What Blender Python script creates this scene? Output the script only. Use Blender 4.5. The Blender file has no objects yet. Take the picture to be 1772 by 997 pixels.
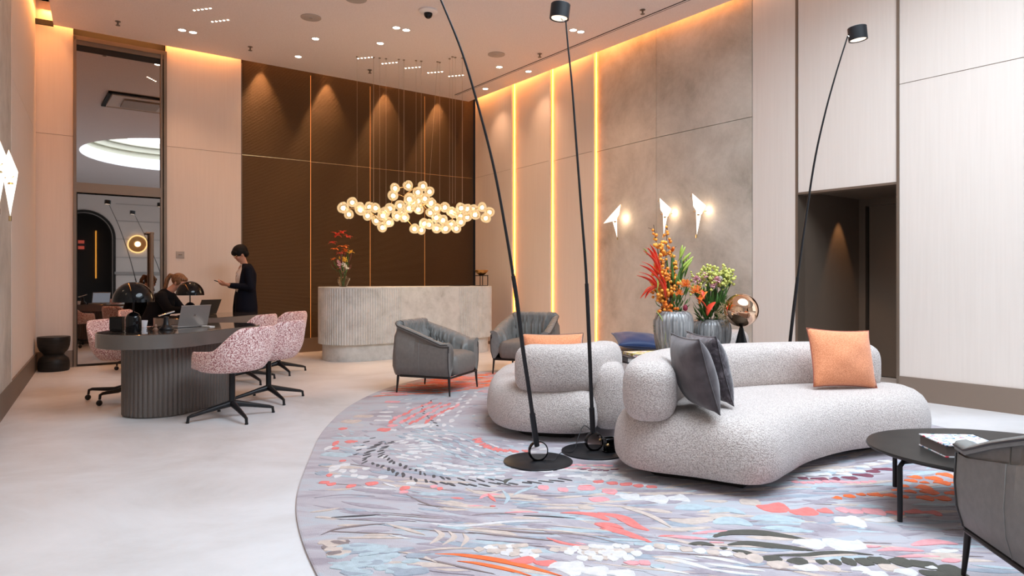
import bpy, bmesh, math, random
from mathutils import Vector, Matrix
PI = math.pi
SC = bpy.context.scene
COL = SC.collection

# ---------------------------------------------------------------- camera
FPX, HY, CX, CH = 1180.0, 484.0, 886.0, 1.2        # focal length in px, horizon row, centre column, lens height
cam_d = bpy.data.cameras.new('camera'); cam = bpy.data.objects.new('camera', cam_d); COL.objects.link(cam)
cam.location = (0, 0, CH); cam.rotation_euler = (PI/2, 0, 0)
cam_d.sensor_width = 36; cam_d.lens = 36*FPX/1772; cam_d.shift_y = (HY-498.5)/1772
cam_d.clip_start = 0.05
SC.camera = cam
# ---------------------------------------------------------------- world, exposure
SC.view_settings.view_transform = 'Standard'; SC.view_settings.look = 'None'
SC.view_settings.gamma = 1.0; SC.view_settings.use_curve_mapping = False
SC.view_settings.exposure = 0.0
w = bpy.data.worlds.new('world'); SC.world = w; w.use_nodes = True
w.node_tree.nodes['Background'].inputs[0].default_value = (0.78, 0.88, 1.0, 1)
w.node_tree.nodes['Background'].inputs[1].default_value = .27
# ---------------------------------------------------------------- room frame
CR = Vector((-.835, 13.1)); EU = Vector((-.80307, -.59588)); EV = Vector((.59588, -.80307))
TH = math.atan2(.59588, .80307)                     # heading of the back wall
H = 4.62
def W(u, v, z=0.0):                                 # u: left along the back wall, v: out from it into the room
    p = CR + EU*u + EV*v
    return Vector((p.x, p.y, z))
def at(px, py, z=0.0):                              # point at height z seen at this column and row
    d = (CH-z)*FPX/(py-HY)
    return Vector(((px-CX)/FPX*d, d, z))
def area(name, loc, sx, sy, power, col, rot, shape='RECTANGLE', spread=PI):
    l = bpy.data.lights.new(name, 'AREA'); l.shape = shape; l.size = sx; l.size_y = sy
    l.energy = power; l.color = col; l.spread = spread
    o = bpy.data.objects.new(name, l); COL.objects.link(o); o.location = loc; o.rotation_euler = rot
    return o
def spot(name, loc, power, col, size=1.2, blend=.6, rot=(0,0,0), r=.03):
    l = bpy.data.lights.new(name, 'SPOT'); l.energy = power; l.color = col; l.spot_size = size; l.spot_blend = blend
    l.shadow_soft_size = r
    o = bpy.data.objects.new(name, l); COL.objects.link(o); o.location = loc; o.rotation_euler = rot
    return o
SKU, SKV, SKA, SKB = 3.3, 9.7, 2.3, 2.75            # oval skylight: centre and half-axes in the room frame
area('skylight_daylight', W(SKU, SKV, 5.45), 2*SKA, 2*SKB, 640, (.76, .88, 1.0), (0, 0, TH), 'ELLIPSE')
# unseen daylight fill added at the open side, behind the camera to the right
area('fill_daylight_side', W(-2.4, 13.2, 2.3), 6.5, 3.6, 100, (.78, .88, 1.0), (-PI/2, 0, TH-PI/2))

# ---------------------------------------------------------------- mesh helpers
class MB:
    def __init__(s): s.v = []; s.f = []; s.m = []; s.mi = 0
    def add(s, vs, fs, mi=None):
        o = len(s.v); s.v += [tuple(p) for p in vs]; mi = s.mi if mi is None else mi
        for f in fs: s.f.append([i+o for i in f]); s.m.append(mi)
        return s
    def box(s, c, d, rz=0, mi=None, bev=0, rx=0, ry=0):
        x, y, z = d[0]/2, d[1]/2, d[2]/2
        M = Matrix.Translation(Vector(c)) @ Matrix.Rotation(rz, 4, 'Z') @ Matrix.Rotation(ry, 4, 'Y') @ Matrix.Rotation(rx, 4, 'X')
        if bev <= 0:
            P = [M @ Vector((a*x, b*y, e*z)) for e in (-1,1) for a, b in ((-1,-1),(1,-1),(1,1),(-1,1))]
            return s.add(P, [(3,2,1,0),(4,5,6,7),(0,1,5,4),(1,2,6,5),(2,3,7,6),(3,0,4,7)], mi)
        b_ = min(bev, x*.98, y*.98, z*.98); k = 3; rings = []
        for j in range(k+1):
            t = j/k*PI/2; rings.append((-z+b_*(1-math.sin(t)), b_*(1-math.cos(t))))
        for j in range(k+1):
            t = (k-j)/k*PI/2; rings.append((z-b_*(1-math.sin(t)), b_*(1-math.cos(t))))
        L = []
        for (zz, ins) in rings:
            ring = []
            for (sx, sy, a0) in ((1,1,0),(-1,1,PI/2),(-1,-1,PI),(1,-1,1.5*PI)):
                for q in range(4):
                    a = a0+q/3*PI/2; rr = b_-ins
                    ring.append(M @ Vector((sx*(x-b_)+rr*math.cos(a), sy*(y-b_)+rr*math.sin(a), zz)))
            L.append(ring)
        return s.loft(L, mi=mi)
    def loft(s, rings, closed=True, cap=True, mi=None):
        n = len(rings[0]); vs = [p for r in rings for p in r]; fs = []
        for j in range(len(rings)-1):
            for i in range(n if closed else n-1):
                k = (i+1) % n
                fs.append((j*n+i, j*n+k, (j+1)*n+k, (j+1)*n+i))
        if cap and closed:
            fs.append(tuple(reversed(range(n)))); fs.append(tuple((len(rings)-1)*n+i for i in range(n)))
        return s.add(vs, fs, mi)
    def prism(s, poly, z0, z1, mi=None):
        return s.loft([[(x, y, z0) for x, y in poly], [(x, y, z1) for x, y in poly]], mi=mi)
    def lathe(s, prof, n=32, c=(0,0,0), mi=None, a0=0, sx=1, sy=1):
        R = [[(c[0]+r*sx*math.cos(a0+2*PI*i/n), c[1]+r*sy*math.sin(a0+2*PI*i/n), c[2]+z) for i in range(n)] for r, z in prof]
        return s.loft(R, mi=mi)
    def tube(s, pts, r, n=10, mi=None, cap=True, flat=1.0):
        P = [Vector(p) for p in pts]; R = []
        up = Vector((0,0,1)); prev = None
        for i, p in enumerate(P):
            t = (P[min(i+1, len(P)-1)]-P[max(i-1, 0)]).normalized()
            if prev is None:
                a = t.cross(up)
                if a.length < .05: a = t.cross(Vector((1,0,0)))
                a.normalize()
            else:
                a = (prev - t*prev.dot(t)).normalized()
            b = t.cross(a); prev = a
            rr = r[i] if isinstance(r, (list, tuple)) else r
            R.append([p+a*rr*math.cos(2*PI*k/n)+b*rr*flat*math.sin(2*PI*k/n) for k in range(n)])
        return s.loft(R, cap=cap, mi=mi)
    def ball(s, c, r, n=12, m=8, mi=None, f=None):
        if not isinstance(r, (list, tuple)): r = (r, r, r)
        c = Vector(c); R = []
        for j in range(1, m):
            t = PI*j/m
            ring = []
            for i in range(n):
                a = 2*PI*i/n; d = Vector((math.sin(t)*math.cos(a), math.sin(t)*math.sin(a), -math.cos(t)))
                q = f(d) if f else 1
                ring.append(c+Vector((d.x*r[0]*q, d.y*r[1]*q, d.z*r[2]*q)))
            R.append(ring)
        o = len(s.v); s.loft(R, cap=False, mi=mi)
        k = len(s.v); q = f(Vector((0,0,-1))) if f else 1; q2 = f(Vector((0,0,1))) if f else 1
        mi = s.mi if mi is None else mi
        s.v.append(tuple(c-Vector((0,0,r[2]*q)))); s.v.append(tuple(c+Vector((0,0,r[2]*q2))))
        for i in range(n):
            s.f.append([o+(i+1) % n, o+i, k]); s.m.append(mi)
            e = o+(m-2)*n; s.f.append([e+i, e+(i+1) % n, k+1]); s.m.append(mi)
        return s
    def xf(s, M, i0=0):
        s.v[i0:] = [tuple(M @ Vector(p)) for p in s.v[i0:]]; return s
    def build(s, name, mats, parent=None, smooth=False, sub=0, fix=True, ang=None):
        me = bpy.data.meshes.new(name); me.from_pydata([tuple(p) for p in s.v], [], s.f)
        if not isinstance(mats, (list, tuple)): mats = [mats]
        for m in mats: me.materials.append(m)
        me.polygons.foreach_set('material_index', s.m)
        if fix:
            b = bmesh.new(); b.from_mesh(me); bmesh.ops.recalc_face_normals(b, faces=b.faces); b.to_mesh(me); b.free()
        if smooth or ang is not None:
            me.polygons.foreach_set('use_smooth', [True]*len(me.polygons))
            if ang is not None: me.set_sharp_from_angle(angle=math.radians(ang))
        me.update()
        o = bpy.data.objects.new(name, me); COL.objects.link(o)
        if parent is not None: o.parent = parent
        if sub:
            md = o.modifiers.new('sub', 'SUBSURF'); md.levels = sub; md.render_levels = sub
        return o
def tag(o, label, cat, group=None, kind=None):
    o['label'] = label; o['category'] = cat
    if group: o['group'] = group
    if kind: o['kind'] = kind
    return o
def thing(name, label, cat, loc=(0,0,0), rz=0, group=None):
    o = bpy.data.objects.new(name, None); COL.objects.link(o); o.empty_display_size = .1
    o.location = loc; o.rotation_euler = (0, 0, rz)
    return tag(o, label, cat, group)
def struct(name, mb, m, **k):
    o = mb.build(name, m, **k); o['kind'] = 'structure'; return o
def dup(root, loc, rz, label, group=None):
    def cp(o, par):
        c = o.copy(); COL.objects.link(c)
        if par: c.parent = par
        for ch in [x for x in o.children]: cp(ch, c)
        return c
    r = cp(root, None); r.location = loc; r.rotation_euler = (0, 0, rz); r['label'] = label
    if group: r['group'] = group
    return r
def spline(P, n, closed=False):                      # Catmull-Rom through P, n points per segment
    P = [Vector(p) for p in P]; out = []; m = len(P)
    for i in range(m if closed else m-1):
        if closed: a, b, c, d = P[(i-1) % m], P[i], P[(i+1) % m], P[(i+2) % m]
        else: a, b, c, d = P[max(i-1,0)], P[i], P[i+1], P[min(i+2,m-1)]
        for k in range(n):
            t = k/n
            out.append(.5*((2*b)+(c-a)*t+(2*a-5*b+4*c-d)*t*t+(3*b-a-3*c+d)*t**3))
    if not closed: out.append(P[-1])
    return out
def resample(P, n, closed=False):
    Q = list(P)+([P[0]] if closed else []); L = [0]
    for i in range(1, len(Q)): L.append(L[-1]+(Q[i]-Q[i-1]).length)
    out = []; j = 0
    for k in range(n):
        s_ = L[-1]*k/(n if closed else n-1)
        while j < len(Q)-2 and L[j+1] < s_: j += 1
        t = (s_-L[j])/max(1e-9, L[j+1]-L[j]); out.append(Q[j].lerp(Q[j+1], min(1, t)))
    return out
def stadium(L, r, n=24, step=.05):                   # outline with straight sides along y, centred
    P = []
    k = max(1, int(L/step))
    for i in range(n): a = -PI/2-PI/2+PI*i/n; P.append(Vector((r*math.cos(a), -L/2+r*math.sin(a))))
    for i in range(k): P.append(Vector((r, -L/2+L*i/k)))
    for i in range(n): a = PI*i/n; P.append(Vector((r*math.cos(a), L/2+r*math.sin(a))))
    for i in range(k): P.append(Vector((-r, L/2-L*i/k)))
    return P
def offset(P, d):                                    # shrink a closed counter-clockwise outline by d
    n = len(P); out = []
    for i in range(n):
        t = (P[(i+1) % n]-P[(i-1) % n]).normalized()
        out.append(P[i]+Vector((-t.y, t.x))*d)
    return out

# ---------------------------------------------------------------- materials
def mat(name, col, rough=.6, metal=0, spec=.5, emit=None, es=0, trans=0, coat=0, sheen=0, ior=1.45, alpha=1):
    m = bpy.data.materials.new(name); m.use_nodes = True; b = m.node_tree.nodes['Principled BSDF']
    b.inputs['Base Color'].default_value = (*col, 1); b.inputs['Roughness'].default_value = rough
    b.inputs['Metallic'].default_value = metal; b.inputs['Specular IOR Level'].default_value = spec
    b.inputs['Transmission Weight'].default_value = trans; b.inputs['Coat Weight'].default_value = coat
    b.inputs['Sheen Weight'].default_value = sheen; b.inputs['IOR'].default_value = ior; b.inputs['Alpha'].default_value = alpha
    if emit: b.inputs['Emission Color'].default_value = (*emit, 1); b.inputs['Emission Strength'].default_value = es
    return m
def nd(m, t, **k):
    n = m.node_tree.nodes.new(t)
    for a, v in k.items():
        if a.startswith('i_'): n.inputs[a[2:].replace('_', ' ')].default_value = v
        else: setattr(n, a, v)
    return n
def lk(m, a, b): m.node_tree.links.new(a, b)
def coords(m, scale=(1,1,1), space='Object', rot=(0,0,0)):
    t = nd(m, 'ShaderNodeTexCoord'); mp = nd(m, 'ShaderNodeMapping'); lk(m, t.outputs[space], mp.inputs[0])
    mp.inputs['Scale'].default_value = scale; mp.inputs['Rotation'].default_value = rot
    return mp.outputs[0]
def ramp(m, src, stops, mode='LINEAR'):
    r = nd(m, 'ShaderNodeValToRGB'); lk(m, src, r.inputs[0]); e = r.color_ramp.elements; r.color_ramp.interpolation = mode
    while len(e) < len(stops): e.new(.5)
    for x, (p, c) in zip(e, stops): x.position = p; x.color = (*c, 1)
    return r.outputs[0]
def noisy(m, stops, scale=5, detail=4, vec=(1,1,1), bump=0, bscale=None, mode='LINEAR', dist=0, rough=.5, bdist=.01, rot=(0,0,0)):
    b = m.node_tree.nodes['Principled BSDF']; co = coords(m, vec, rot=rot)
    n = nd(m, 'ShaderNodeTexNoise', i_Scale=scale, i_Detail=detail, i_Distortion=dist, i_Roughness=rough); lk(m, co, n.inputs['Vector'])
    if stops: lk(m, ramp(m, n.outputs[0], stops, mode), b.inputs['Base Color'])
    if bump:
        n2 = n
        if bscale: n2 = nd(m, 'ShaderNodeTexNoise', i_Scale=bscale, i_Detail=2.0); lk(m, co, n2.inputs['Vector'])
        bp = nd(m, 'ShaderNodeBump', i_Strength=bump, i_Distance=bdist); lk(m, n2.outputs[0], bp.inputs['Height'])
        lk(m, bp.outputs[0], b.inputs['Normal'])
    return m
def darker(c, k): return tuple(x*k for x in c)
M = {}
M['ceiling'] = noisy(mat('acoustic_plaster', (.78,.70,.66), .9), [(.3,(.80,.70,.66)),(.7,(.87,.78,.745))], 60, 3, bump=.3, bdist=.004)
M['panel'] = noisy(mat('wall_textile', (.78,.7,.65), .75), [(.3,(.72,.625,.56)),(.7,(.75,.655,.59))], 3, 5, vec=(14,14,.5), bump=.08, bscale=60, bdist=.002)
M['seam'] = mat('panel_joint', (.30,.22,.18), .8)
M['bronze'] = mat('bronze_trim', (.22,.165,.125), .42, .55)
M['bronze_base'] = mat('bronze_baseboard', (.27,.20,.155), .45, .35)
M['bronze_dark'] = mat('bronze_door', (.185,.135,.10), .5, .3)
M['slot'] = mat('slot_black', (.015,.012,.01), .7)
m = M['concrete'] = noisy(mat('concrete_panel', (.5,.43,.37), .7), [(.3,(.36,.31,.255)),(.43,(.48,.42,.355)),(.56,(.58,.515,.445)),(.72,(.68,.61,.54))], 1.3, 14, bump=.12, dist=.25, rough=.72, bdist=.004)
m = M['mesh'] = mat('bronze_mesh_panel', (.075,.043,.02), .5, .45)
co = coords(m, (1,1,1)); wv = nd(m, 'ShaderNodeTexWave', wave_type='BANDS', bands_direction='Z', i_Scale=28.0, i_Distortion=3.0); lk(m, co, wv.inputs[0])
wv.inputs['Detail'].default_value = 2; wv.inputs['Detail Scale'].default_value = 3
bp = nd(m, 'ShaderNodeBump', i_Strength=.9, i_Distance=.006); lk(m, wv.outputs[1], bp.inputs['Height']); lk(m, bp.outputs[0], m.node_tree.nodes['Principled BSDF'].inputs['Normal'])
M['led'] = mat('led_strip', (1,.6,.2), emit=(1.0,.30,.035), es=1.7)
M['led_tape'] = mat('led_tape', (1,.6,.2), emit=(1.0,.36,.06), es=22)
M['led_line'] = mat('led_line', (1,.5,.2), emit=(1.0,.36,.06), es=.40)
M['lamp_white'] = mat('lamp_white', (1,1,1), emit=(1,.86,.68), es=22)
M['lamp_dot'] = mat('lamp_dot', (1,1,1), emit=(1,.88,.72), es=10)
M['white_metal'] = mat('white_metal', (.75,.68,.63), .5)
M['grey_metal'] = mat('grey_plastic', (.45,.39,.35), .6)
M['black'] = mat('black_metal', (.012,.012,.014), .38, .2)
M['black_gloss'] = mat('black_gloss', (.004,.004,.005), .05, 0, .4)
M['black_matt'] = noisy(mat('black_wood', (.02,.018,.016), .42, spec=.25), [(.3,(.012,.011,.010)),(.7,(.028,.024,.021))], 6, 4, vec=(1,1,8))
M['mirror'] = mat('bronze_mirror', (.50,.46,.44), .015, 1)
M['chrome'] = mat('chrome', (.9,.88,.86), .06, 1)
M['brass'] = mat('brass', (.75,.52,.25), .22, 1)
M['copper'] = mat('copper_mirror', (.93,.62,.42), .03, 1)
M['gold'] = mat('gold_bowl', (.45,.26,.10), .28, 1)
m = M['floor'] = noisy(mat('polished_concrete', (.7,.68,.66), .32, spec=.4), [(.28,(.50,.485,.475)),(.43,(.62,.61,.61)),(.56,(.69,.69,.70)),(.75,(.75,.755,.77))], .8, 12, vec=(1,1.3,1), dist=.5, rough=.66)
b_ = m.node_tree.nodes['Principled BSDF']; b_.inputs['Roughness'].default_value = .36
m = M['stone'] = noisy(mat('counter_stone', (.5,.49,.45), .6), [(.3,(.42,.425,.40)),(.45,(.58,.585,.56)),(.58,(.67,.675,.65)),(.75,(.74,.745,.72))], 4.5, 14, bump=.2, dist=.3, rough=.75, bdist=.003)
M['table'] = mat('table_lacquer', (.060,.050,.043), .09, 0, .6, coat=.6)
M['table_rim'] = mat('table_rim_lacquer', (.13,.112,.10), .16, 0, .5, coat=.4)
M['flute'] = mat('fluted_taupe', (.14,.118,.106), .33, .15, .5)
M['leather'] = noisy(mat('grey_leather', (.2,.2,.19), .42, spec=.5), [(.3,(.19,.19,.182)),(.7,(.225,.222,.212))], 30, 3, bump=.15, bscale=160, bdist=.002)
M['leather_out'] = noisy(mat('taupe_leather', (.13,.115,.10), .5, spec=.4), [(.3,(.170,.155,.142)),(.7,(.20,.183,.167))], 30, 3, bump=.12, bscale=160, bdist=.002)
M['piping'] = mat('leather_piping', (.035,.03,.03), .5)
M['bronze_leg'] = mat('dark_bronze_leg', (.035,.03,.028), .35, .6)
m = M['boucle'] = mat('boucle', (.62,.55,.52), .95, sheen=.3, spec=.2)
co = coords(m); n1 = nd(m, 'ShaderNodeTexNoise', i_Scale=135.0, i_Detail=2.0); lk(m, co, n1.inputs['Vector'])
lk(m, ramp(m, n1.outputs[0], [(.34,(.39,.325,.30)),(.47,(.54,.465,.43)),(.60,(.68,.605,.57))]), m.node_tree.nodes['Principled BSDF'].inputs['Base Color'])
bp = nd(m, 'ShaderNodeBump', i_Strength=1.0, i_Distance=.007); lk(m, n1.outputs[0], bp.inputs['Height']); lk(m, bp.outputs[0], m.node_tree.nodes['Principled BSDF'].inputs['Normal'])
m = M['pink'] = noisy(mat('pink_tweed', (.6,.35,.33), .95, sheen=.2, spec=.2), [(.39,(.26,.08,.085)),(.465,(.62,.33,.315)),(.53,(.80,.55,.52)),(.60,(.92,.80,.77))], 95, 2, bump=.5, bdist=.004, rough=.7)
M['orange_fabric'] = noisy(mat('orange_weave', (.78,.27,.12), .85, sheen=.3, spec=.2), [(.35,(.66,.215,.095)),(.65,(.88,.37,.19))], 170, 2, bump=.5, bdist=.003)
M['grey_velvet'] = noisy(mat('grey_velvet', (.14,.115,.12), .75, sheen=.3, spec=.2), [(.35,(.075,.062,.066)),(.65,(.125,.105,.11))], 12, 4, bump=.1)
M['dark_velvet'] = noisy(mat('crushed_velvet', (.07,.055,.065), .55, sheen=.4, spec=.3), [(.35,(.04,.03,.036)),(.5,(.07,.055,.065)),(.68,(.16,.135,.15))], 28, 5, bump=.4, dist=1)
M['navy_fabric'] = mat('navy_satin', (.012,.035,.12), .5, sheen=.4)
# ================================================================ the room
def rb(mb, u0, u1, v0, v1, z0, z1, mi=None):         # box given in the room frame
    P = [W(u, v, z) for z in (z0, z1) for u, v in ((u0,v0),(u1,v0),(u1,v1),(u0,v1))]
    return mb.add(P, [(3,2,1,0),(4,5,6,7),(0,1,5,4),(1,2,6,5),(2,3,7,6),(3,0,4,7)], mi)
LW = Vector((-6.3157, 9.0333)); EL = Vector((.51716, -.85589)); NL = Vector((.85589, .51716))
def WL(s, d, z=0): p = LW+EL*s+NL*d; return Vector((p.x, p.y, z))
def lb(mb, s0, s1, d0, d1, z0, z1, mi=None):         # box in the left wall's frame
    P = [WL(s, d, z) for z in (z0, z1) for s, d in ((s0,d0),(s1,d0),(s1,d1),(s0,d1))]
    return mb.add(P, [(3,2,1,0),(4,5,6,7),(0,1,5,4),(1,2,6,5),(2,3,7,6),(3,0,4,7)], mi)
HT = 4.95
# floor
mb = MB(); rb(mb, -3, 22, -1, 20, -.1, 0); struct('floor', mb, M['floor'])
# ceiling: plaster plate with shadow gaps along the walls and an oval skylight
def ceiling():
    b = bmesh.new()
    s1 = WL(21, .2)
    outer = [W(0, 0), W(0, 19), s1.to_2d().to_3d(), WL(-.02, .2)]
    # far left corner lies on v = 0
    t = (WL(0,.2).to_2d()-CR).dot(EV)/(-EL.dot(EV)); outer[3] = WL(t, .2)
    outer[2] = WL(19.6, .2)
    N = 64; oval = [W(SKU+SKA*math.cos(2*PI*i/N), SKV+SKB*math.sin(2*PI*i/N)) for i in range(N)]
    def ring(P, z): return [b.verts.new((p.x, p.y, z)) for p in P]
    o = ring(outer, H); i_ = ring(oval, H); es = []
    for R in (o, i_):
        for k in range(len(R)): es.append(b.edges.new((R[k], R[(k+1) % len(R)])))
    bmesh.ops.triangle_fill(b, edges=es, use_beauty=True)
    o2 = ring(outer, H+.14)
    for k in range(4): b.faces.new((o[k], o[(k+1)%4], o2[(k+1)%4], o2[k]))
    me = bpy.data.meshes.new('ceiling'); b.to_mesh(me); b.free(); me.materials.append(M['ceiling'])
    c = bpy.data.objects.new('ceiling', me); COL.objects.link(c); c['kind'] = 'structure'
    return oval
ceiling()
# skylight well: luminous lower ring, then stepped cream rings up to the glass
mb = MB(); N = 64
def oval(k, z): return [W(SKU+(SKA+k)*math.cos(2*PI*i/N), SKV+(SKB+k)*math.sin(2*PI*i/N), z) for i in range(N)]
mb.loft([oval(0,H), oval(0,H+.32)], cap=False, mi=0)
mb.loft([oval(0,H+.32), oval(.14,H+.32), oval(.14,H+.5), oval(.04,H+.5), oval(.04,H+.66), oval(-.06,H+.66), oval(-.06,H+.95)], cap=False, mi=1)
struct('trim_1', mb, [mat('skylight_lower_ring', (.9,.93,.96), .5), mat('skylight_cream_step', (.50,.49,.40), .8)], fix=False)
# upper slab over the gaps
mb = MB(); rb(mb, -.6, 14, -.5, .0, HT, HT+.1); rb(mb, -.6, .0, -.5, 10, HT, HT+.1); lb(mb, -.3, 12, -.3, .25, HT, HT+.1)
struct('trim_2', mb, M['ceiling'])
for lo, hi in ((4.25, 6.95),):
    pass
WARM = (1.0, .37, .09)
def cove(name, p, q, power, width=.03, z=4.84, col=WARM):
    d = q-p; c = (p+q)/2; o = area(name, (c.x, c.y, z), d.length, width, power, col, (0, 0, math.atan2(d.y, d.x)))
    return o
cove('cove_light_back', W(4.2, -.04), W(6.75, -.04), 28)
cove('cove_light_dark_wall', W(-.1, -.04), W(4.1, -.04), 7)
cove('cove_light_right', W(-.05, 0), W(-.05, 6.1), 45)
cove('cove_light_right_front', W(-.05, 6.2), W(-.05, 8.8), 8, col=(1,.6,.35))
cove('cove_light_left', WL(.1, .1), WL(6, .1), 42, .05, 4.8)

# back wall, light panels left and right of the mirror
T = .08
def panel_wall(name, u0, u1, m, v=-.10, seam=3.17):
    mb = MB(); rb(mb, u0, u1, v-T, v, .23, seam-.003, 0); rb(mb, u0, u1, v-T, v, seam+.003, HT, 0); rb(mb, u0, u1, v-T, v-.01, seam-.003, seam+.003, 1)
    return struct(name, mb, [m, M['seam']])
panel_wall('wall_back_left', 6.395, 6.98, M['panel'])
panel_wall('wall_back_middle', 4.175, 5.235, M['panel'])
mb = MB()
rb(mb, 6.40, 7.0, -.16, -.085, 0, .23); rb(mb, 4.175, 5.235, -.16, -.085, 0, .23)
struct('baseboard_back_left', mb, M['bronze_base'])
# dark ribbed bronze wall, four panels set like saw teeth with a lit line at each joint
US = [4.17, 3.07, 2.0, .91, -.17]
for k in range(4):
    a, b_ = US[k], US[k+1]; mb = MB()
    P = [W(a, -.13), W(b_, -.09), W(b_, -.22), W(a, -.22)]
    for z0, z1 in ((.23, 3.165), (3.175, HT)):
        mb.loft([[(p.x, p.y, z) for p in P] for z in (z0, z1)])
    P = [W(a, -.14), W(b_, -.10), W(b_, -.22), W(a, -.22)]
    mb.loft([[(p.x, p.y, z) for p in P] for z in (3.165, 3.175)], mi=1)
    struct('wall_back_dark_%d' % (k+1), mb, [M['mesh'], M['brass']])
mb = MB(); rb(mb, -.17, 4.17, -.2, -.085, 0, .23); struct('baseboard_back', mb, M['bronze_base'])
mb = MB()
for u in US[1:4]: rb(mb, u-.014, u-.004, -.13, -.104, .23, 4.6, 0)
rb(mb, 4.158, 4.17, -.15, -.105, .23, 4.6, 1)
struct('trim_3', mb, [M['led_line'], M['bronze']])
for u in US[:4]:
    spot('wall_grazer', W(u-.30, -.0, 4.72), 95, (1,.50,.20), 1.0, .5, (0,0,0), .02)
    lt = bpy.data.objects[-1] if False else None
# backing behind all
mb = MB(); rb(mb, -.5, 7.4, -.5, -.24, 0, HT); struct('wall_back', mb, M['slot'])

# right wall: two light panels, then a long concrete field, then light panels and the door niche
VS = [-.02, 1.25, 2.31, 3.35]
for k in range(3):
    a, b_ = VS[k], VS[k+1]; mb = MB()
    P = [W(-.17, a), W(-.085, b_), W(-.24, b_), W(-.24, a)]
    for z0, z1 in ((.0, 3.167), (3.173, HT)): mb.loft([[(p.x, p.y, z) for p in P] for z in (z0, z1)])
    P = [W(-.18, a), W(-.095, b_), W(-.24, b_), W(-.24, a)]
    mb.loft([[(p.x, p.y, z) for p in P] for z in (3.167, 3.173)], mi=1)
    struct('wall_right_panel_%d' % (k+1), mb, [M['panel'], M['seam']])
mb = MB()
for v in VS[1:]: rb(mb, -.165, -.108, v-.004, v+.012, .02, 4.80, 0); rb(mb, -.160, -.156, v+.012, v+.017, .02, 4.80, 1)
struct('trim_4', mb, [M['led'], M['led_tape']])
mb = MB()
for v in VS[1:]: rb(mb, -.108, -.083, v-.004, v+.03, .0, 4.80)
struct('trim_5', mb, M['panel'])
def conc(v0, v1, z0, z1, mb): P = 0
mb = MB()
for v0, v1 in ((3.354, 4.62), (4.626, 6.13)):
    for z0, z1 in ((0, 3.165), (3.172, HT)):
        ua_, ub_ = (-.172, -.10) if v0 < 4 else (-.10, -.10)
        P = [W(ua_, v0), W(ub_, v1), W(-.24, v1), W(-.24, v0)]; mb.loft([[(p.x, p.y, z) for p in P] for z in (z0, z1)])
rb(mb, -.24, -.18, 3.354, 6.13, 3.165, 3.172, 1)
struct('wall_right_concrete', mb, [M['concrete'], M['seam']])
mb = MB(); rb(mb, -.24, -.10, 6.14, 6.695, .23, HT, 0); struct('wall_right_pier', mb, M['panel'])
mb = MB(); rb(mb, -.24, -.10, 6.73, 7.80, 2.19, HT, 0); struct('wall_right_over_niche', mb, M['panel'])
mb = MB()
for z0, z1 in ((.23, 3.166), (3.173, HT)): rb(mb, -.6, -.10, 7.825, 8.87, z0, z1, 0)
rb(mb, -.6, -.108, 7.825, 8.865, 3.166, 3.173, 1)
struct('wall_right_front', mb, [M['panel'], M['seam']])
mb = MB(); rb(mb, -.24, -.095, 6.697, 6.727, 0, HT); rb(mb, -.24, -.085, 7.80, 7.825, 0, HT); rb(mb, -.24, -.09, 6.727, 7.80, 2.165, 2.19)
struct('trim_6', mb, M['bronze'])
mb = MB(); rb(mb, -.62, -.085, 7.825, 8.885, 0, .23); rb(mb, -.22, -.085, 6.14, 6.697, 0, .23); rb(mb, -.2, -.09, -.1, 6.13, 0, .05)
struct('baseboard_right', mb, M['bronze_base'])
# door niche
mb = MB(); rb(mb, -1.62, -.24, 6.64, 6.72, 0, 2.3, 0); struct('wall_niche_side', mb, M['bronze_dark'])
mb = MB(); rb(mb, -1.62, -.24, 7.80, 7.88, 0, 2.3, 0); struct('wall_niche_near_side', mb, M['bronze_dark'])
mb = MB(); rb(mb, -1.62, -.20, 6.64, 7.88, 2.21, 2.3); struct('ceiling_niche', mb, M['bronze_dark'])
mb = MB(); rb(mb, -1.60, -1.50, 6.72, 6.80, 0, 2.21); rb(mb, -1.60, -1.50, 6.80, 7.80, 2.12, 2.21)
struct('trim_7', mb, M['bronze'])
mb = MB(); rb(mb, -1.62, -1.54, 6.83, 7.80, .01, 2.12)
d = struct('door_1', mb, M['bronze_dark'])
mb = MB(); rb(mb, -1.68, -1.60, 6.6, 7.9, 0, 2.3); struct('wall_niche_back', mb, M['slot'])
spot('niche_spot', W(-1.0, 6.86, 2.19), 34, (1,.55,.25), .9, .5, (0,0,0), .01)
spot('niche_spot_door', W(-1.2, 7.4, 2.19), 4, (1,.62,.35), 1.6, .8, (0,0,0), .02)

# left wall
mb = MB()
for z0, z1 in ((.23, 3.167), (3.173, HT)): lb(mb, -.05, 2.98, -.1, 0, z0, z1)
struct('wall_left_panel', mb, M['panel'])
mb = MB(); lb(mb, 2.985, 14, -.1, .012, .23, HT); struct('wall_left_concrete', mb, M['concrete'])
mb = MB(); lb(mb, 2.97, 2.99, -.1, .016, .23, HT); struct('trim_8', mb, M['panel'])
mb = MB(); lb(mb, -.1, 14, -.1, .018, 0, .23); struct('baseboard_left', mb, M['bronze_dark'])
# inner face of the left light slot is the edge of the ceiling plate; a dark end cap closes it
mb = MB(); lb(mb, -.04, .02, 0, .2, 4.60, 4.66); struct('trim_9', mb, M['slot'])

# rear wall behind the camera (seen in the mirror): white wainscot with arches
mb = MB(); A0, A1 = 3.88, 5.10
white = mat('rear_wall_paint', (.84,.77,.71), .7)
def arch(c, r, zs, n=20): return [(c+r*math.cos(PI*i/n), zs+r*math.sin(PI*i/n)) for i in range(n+1)]
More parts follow.
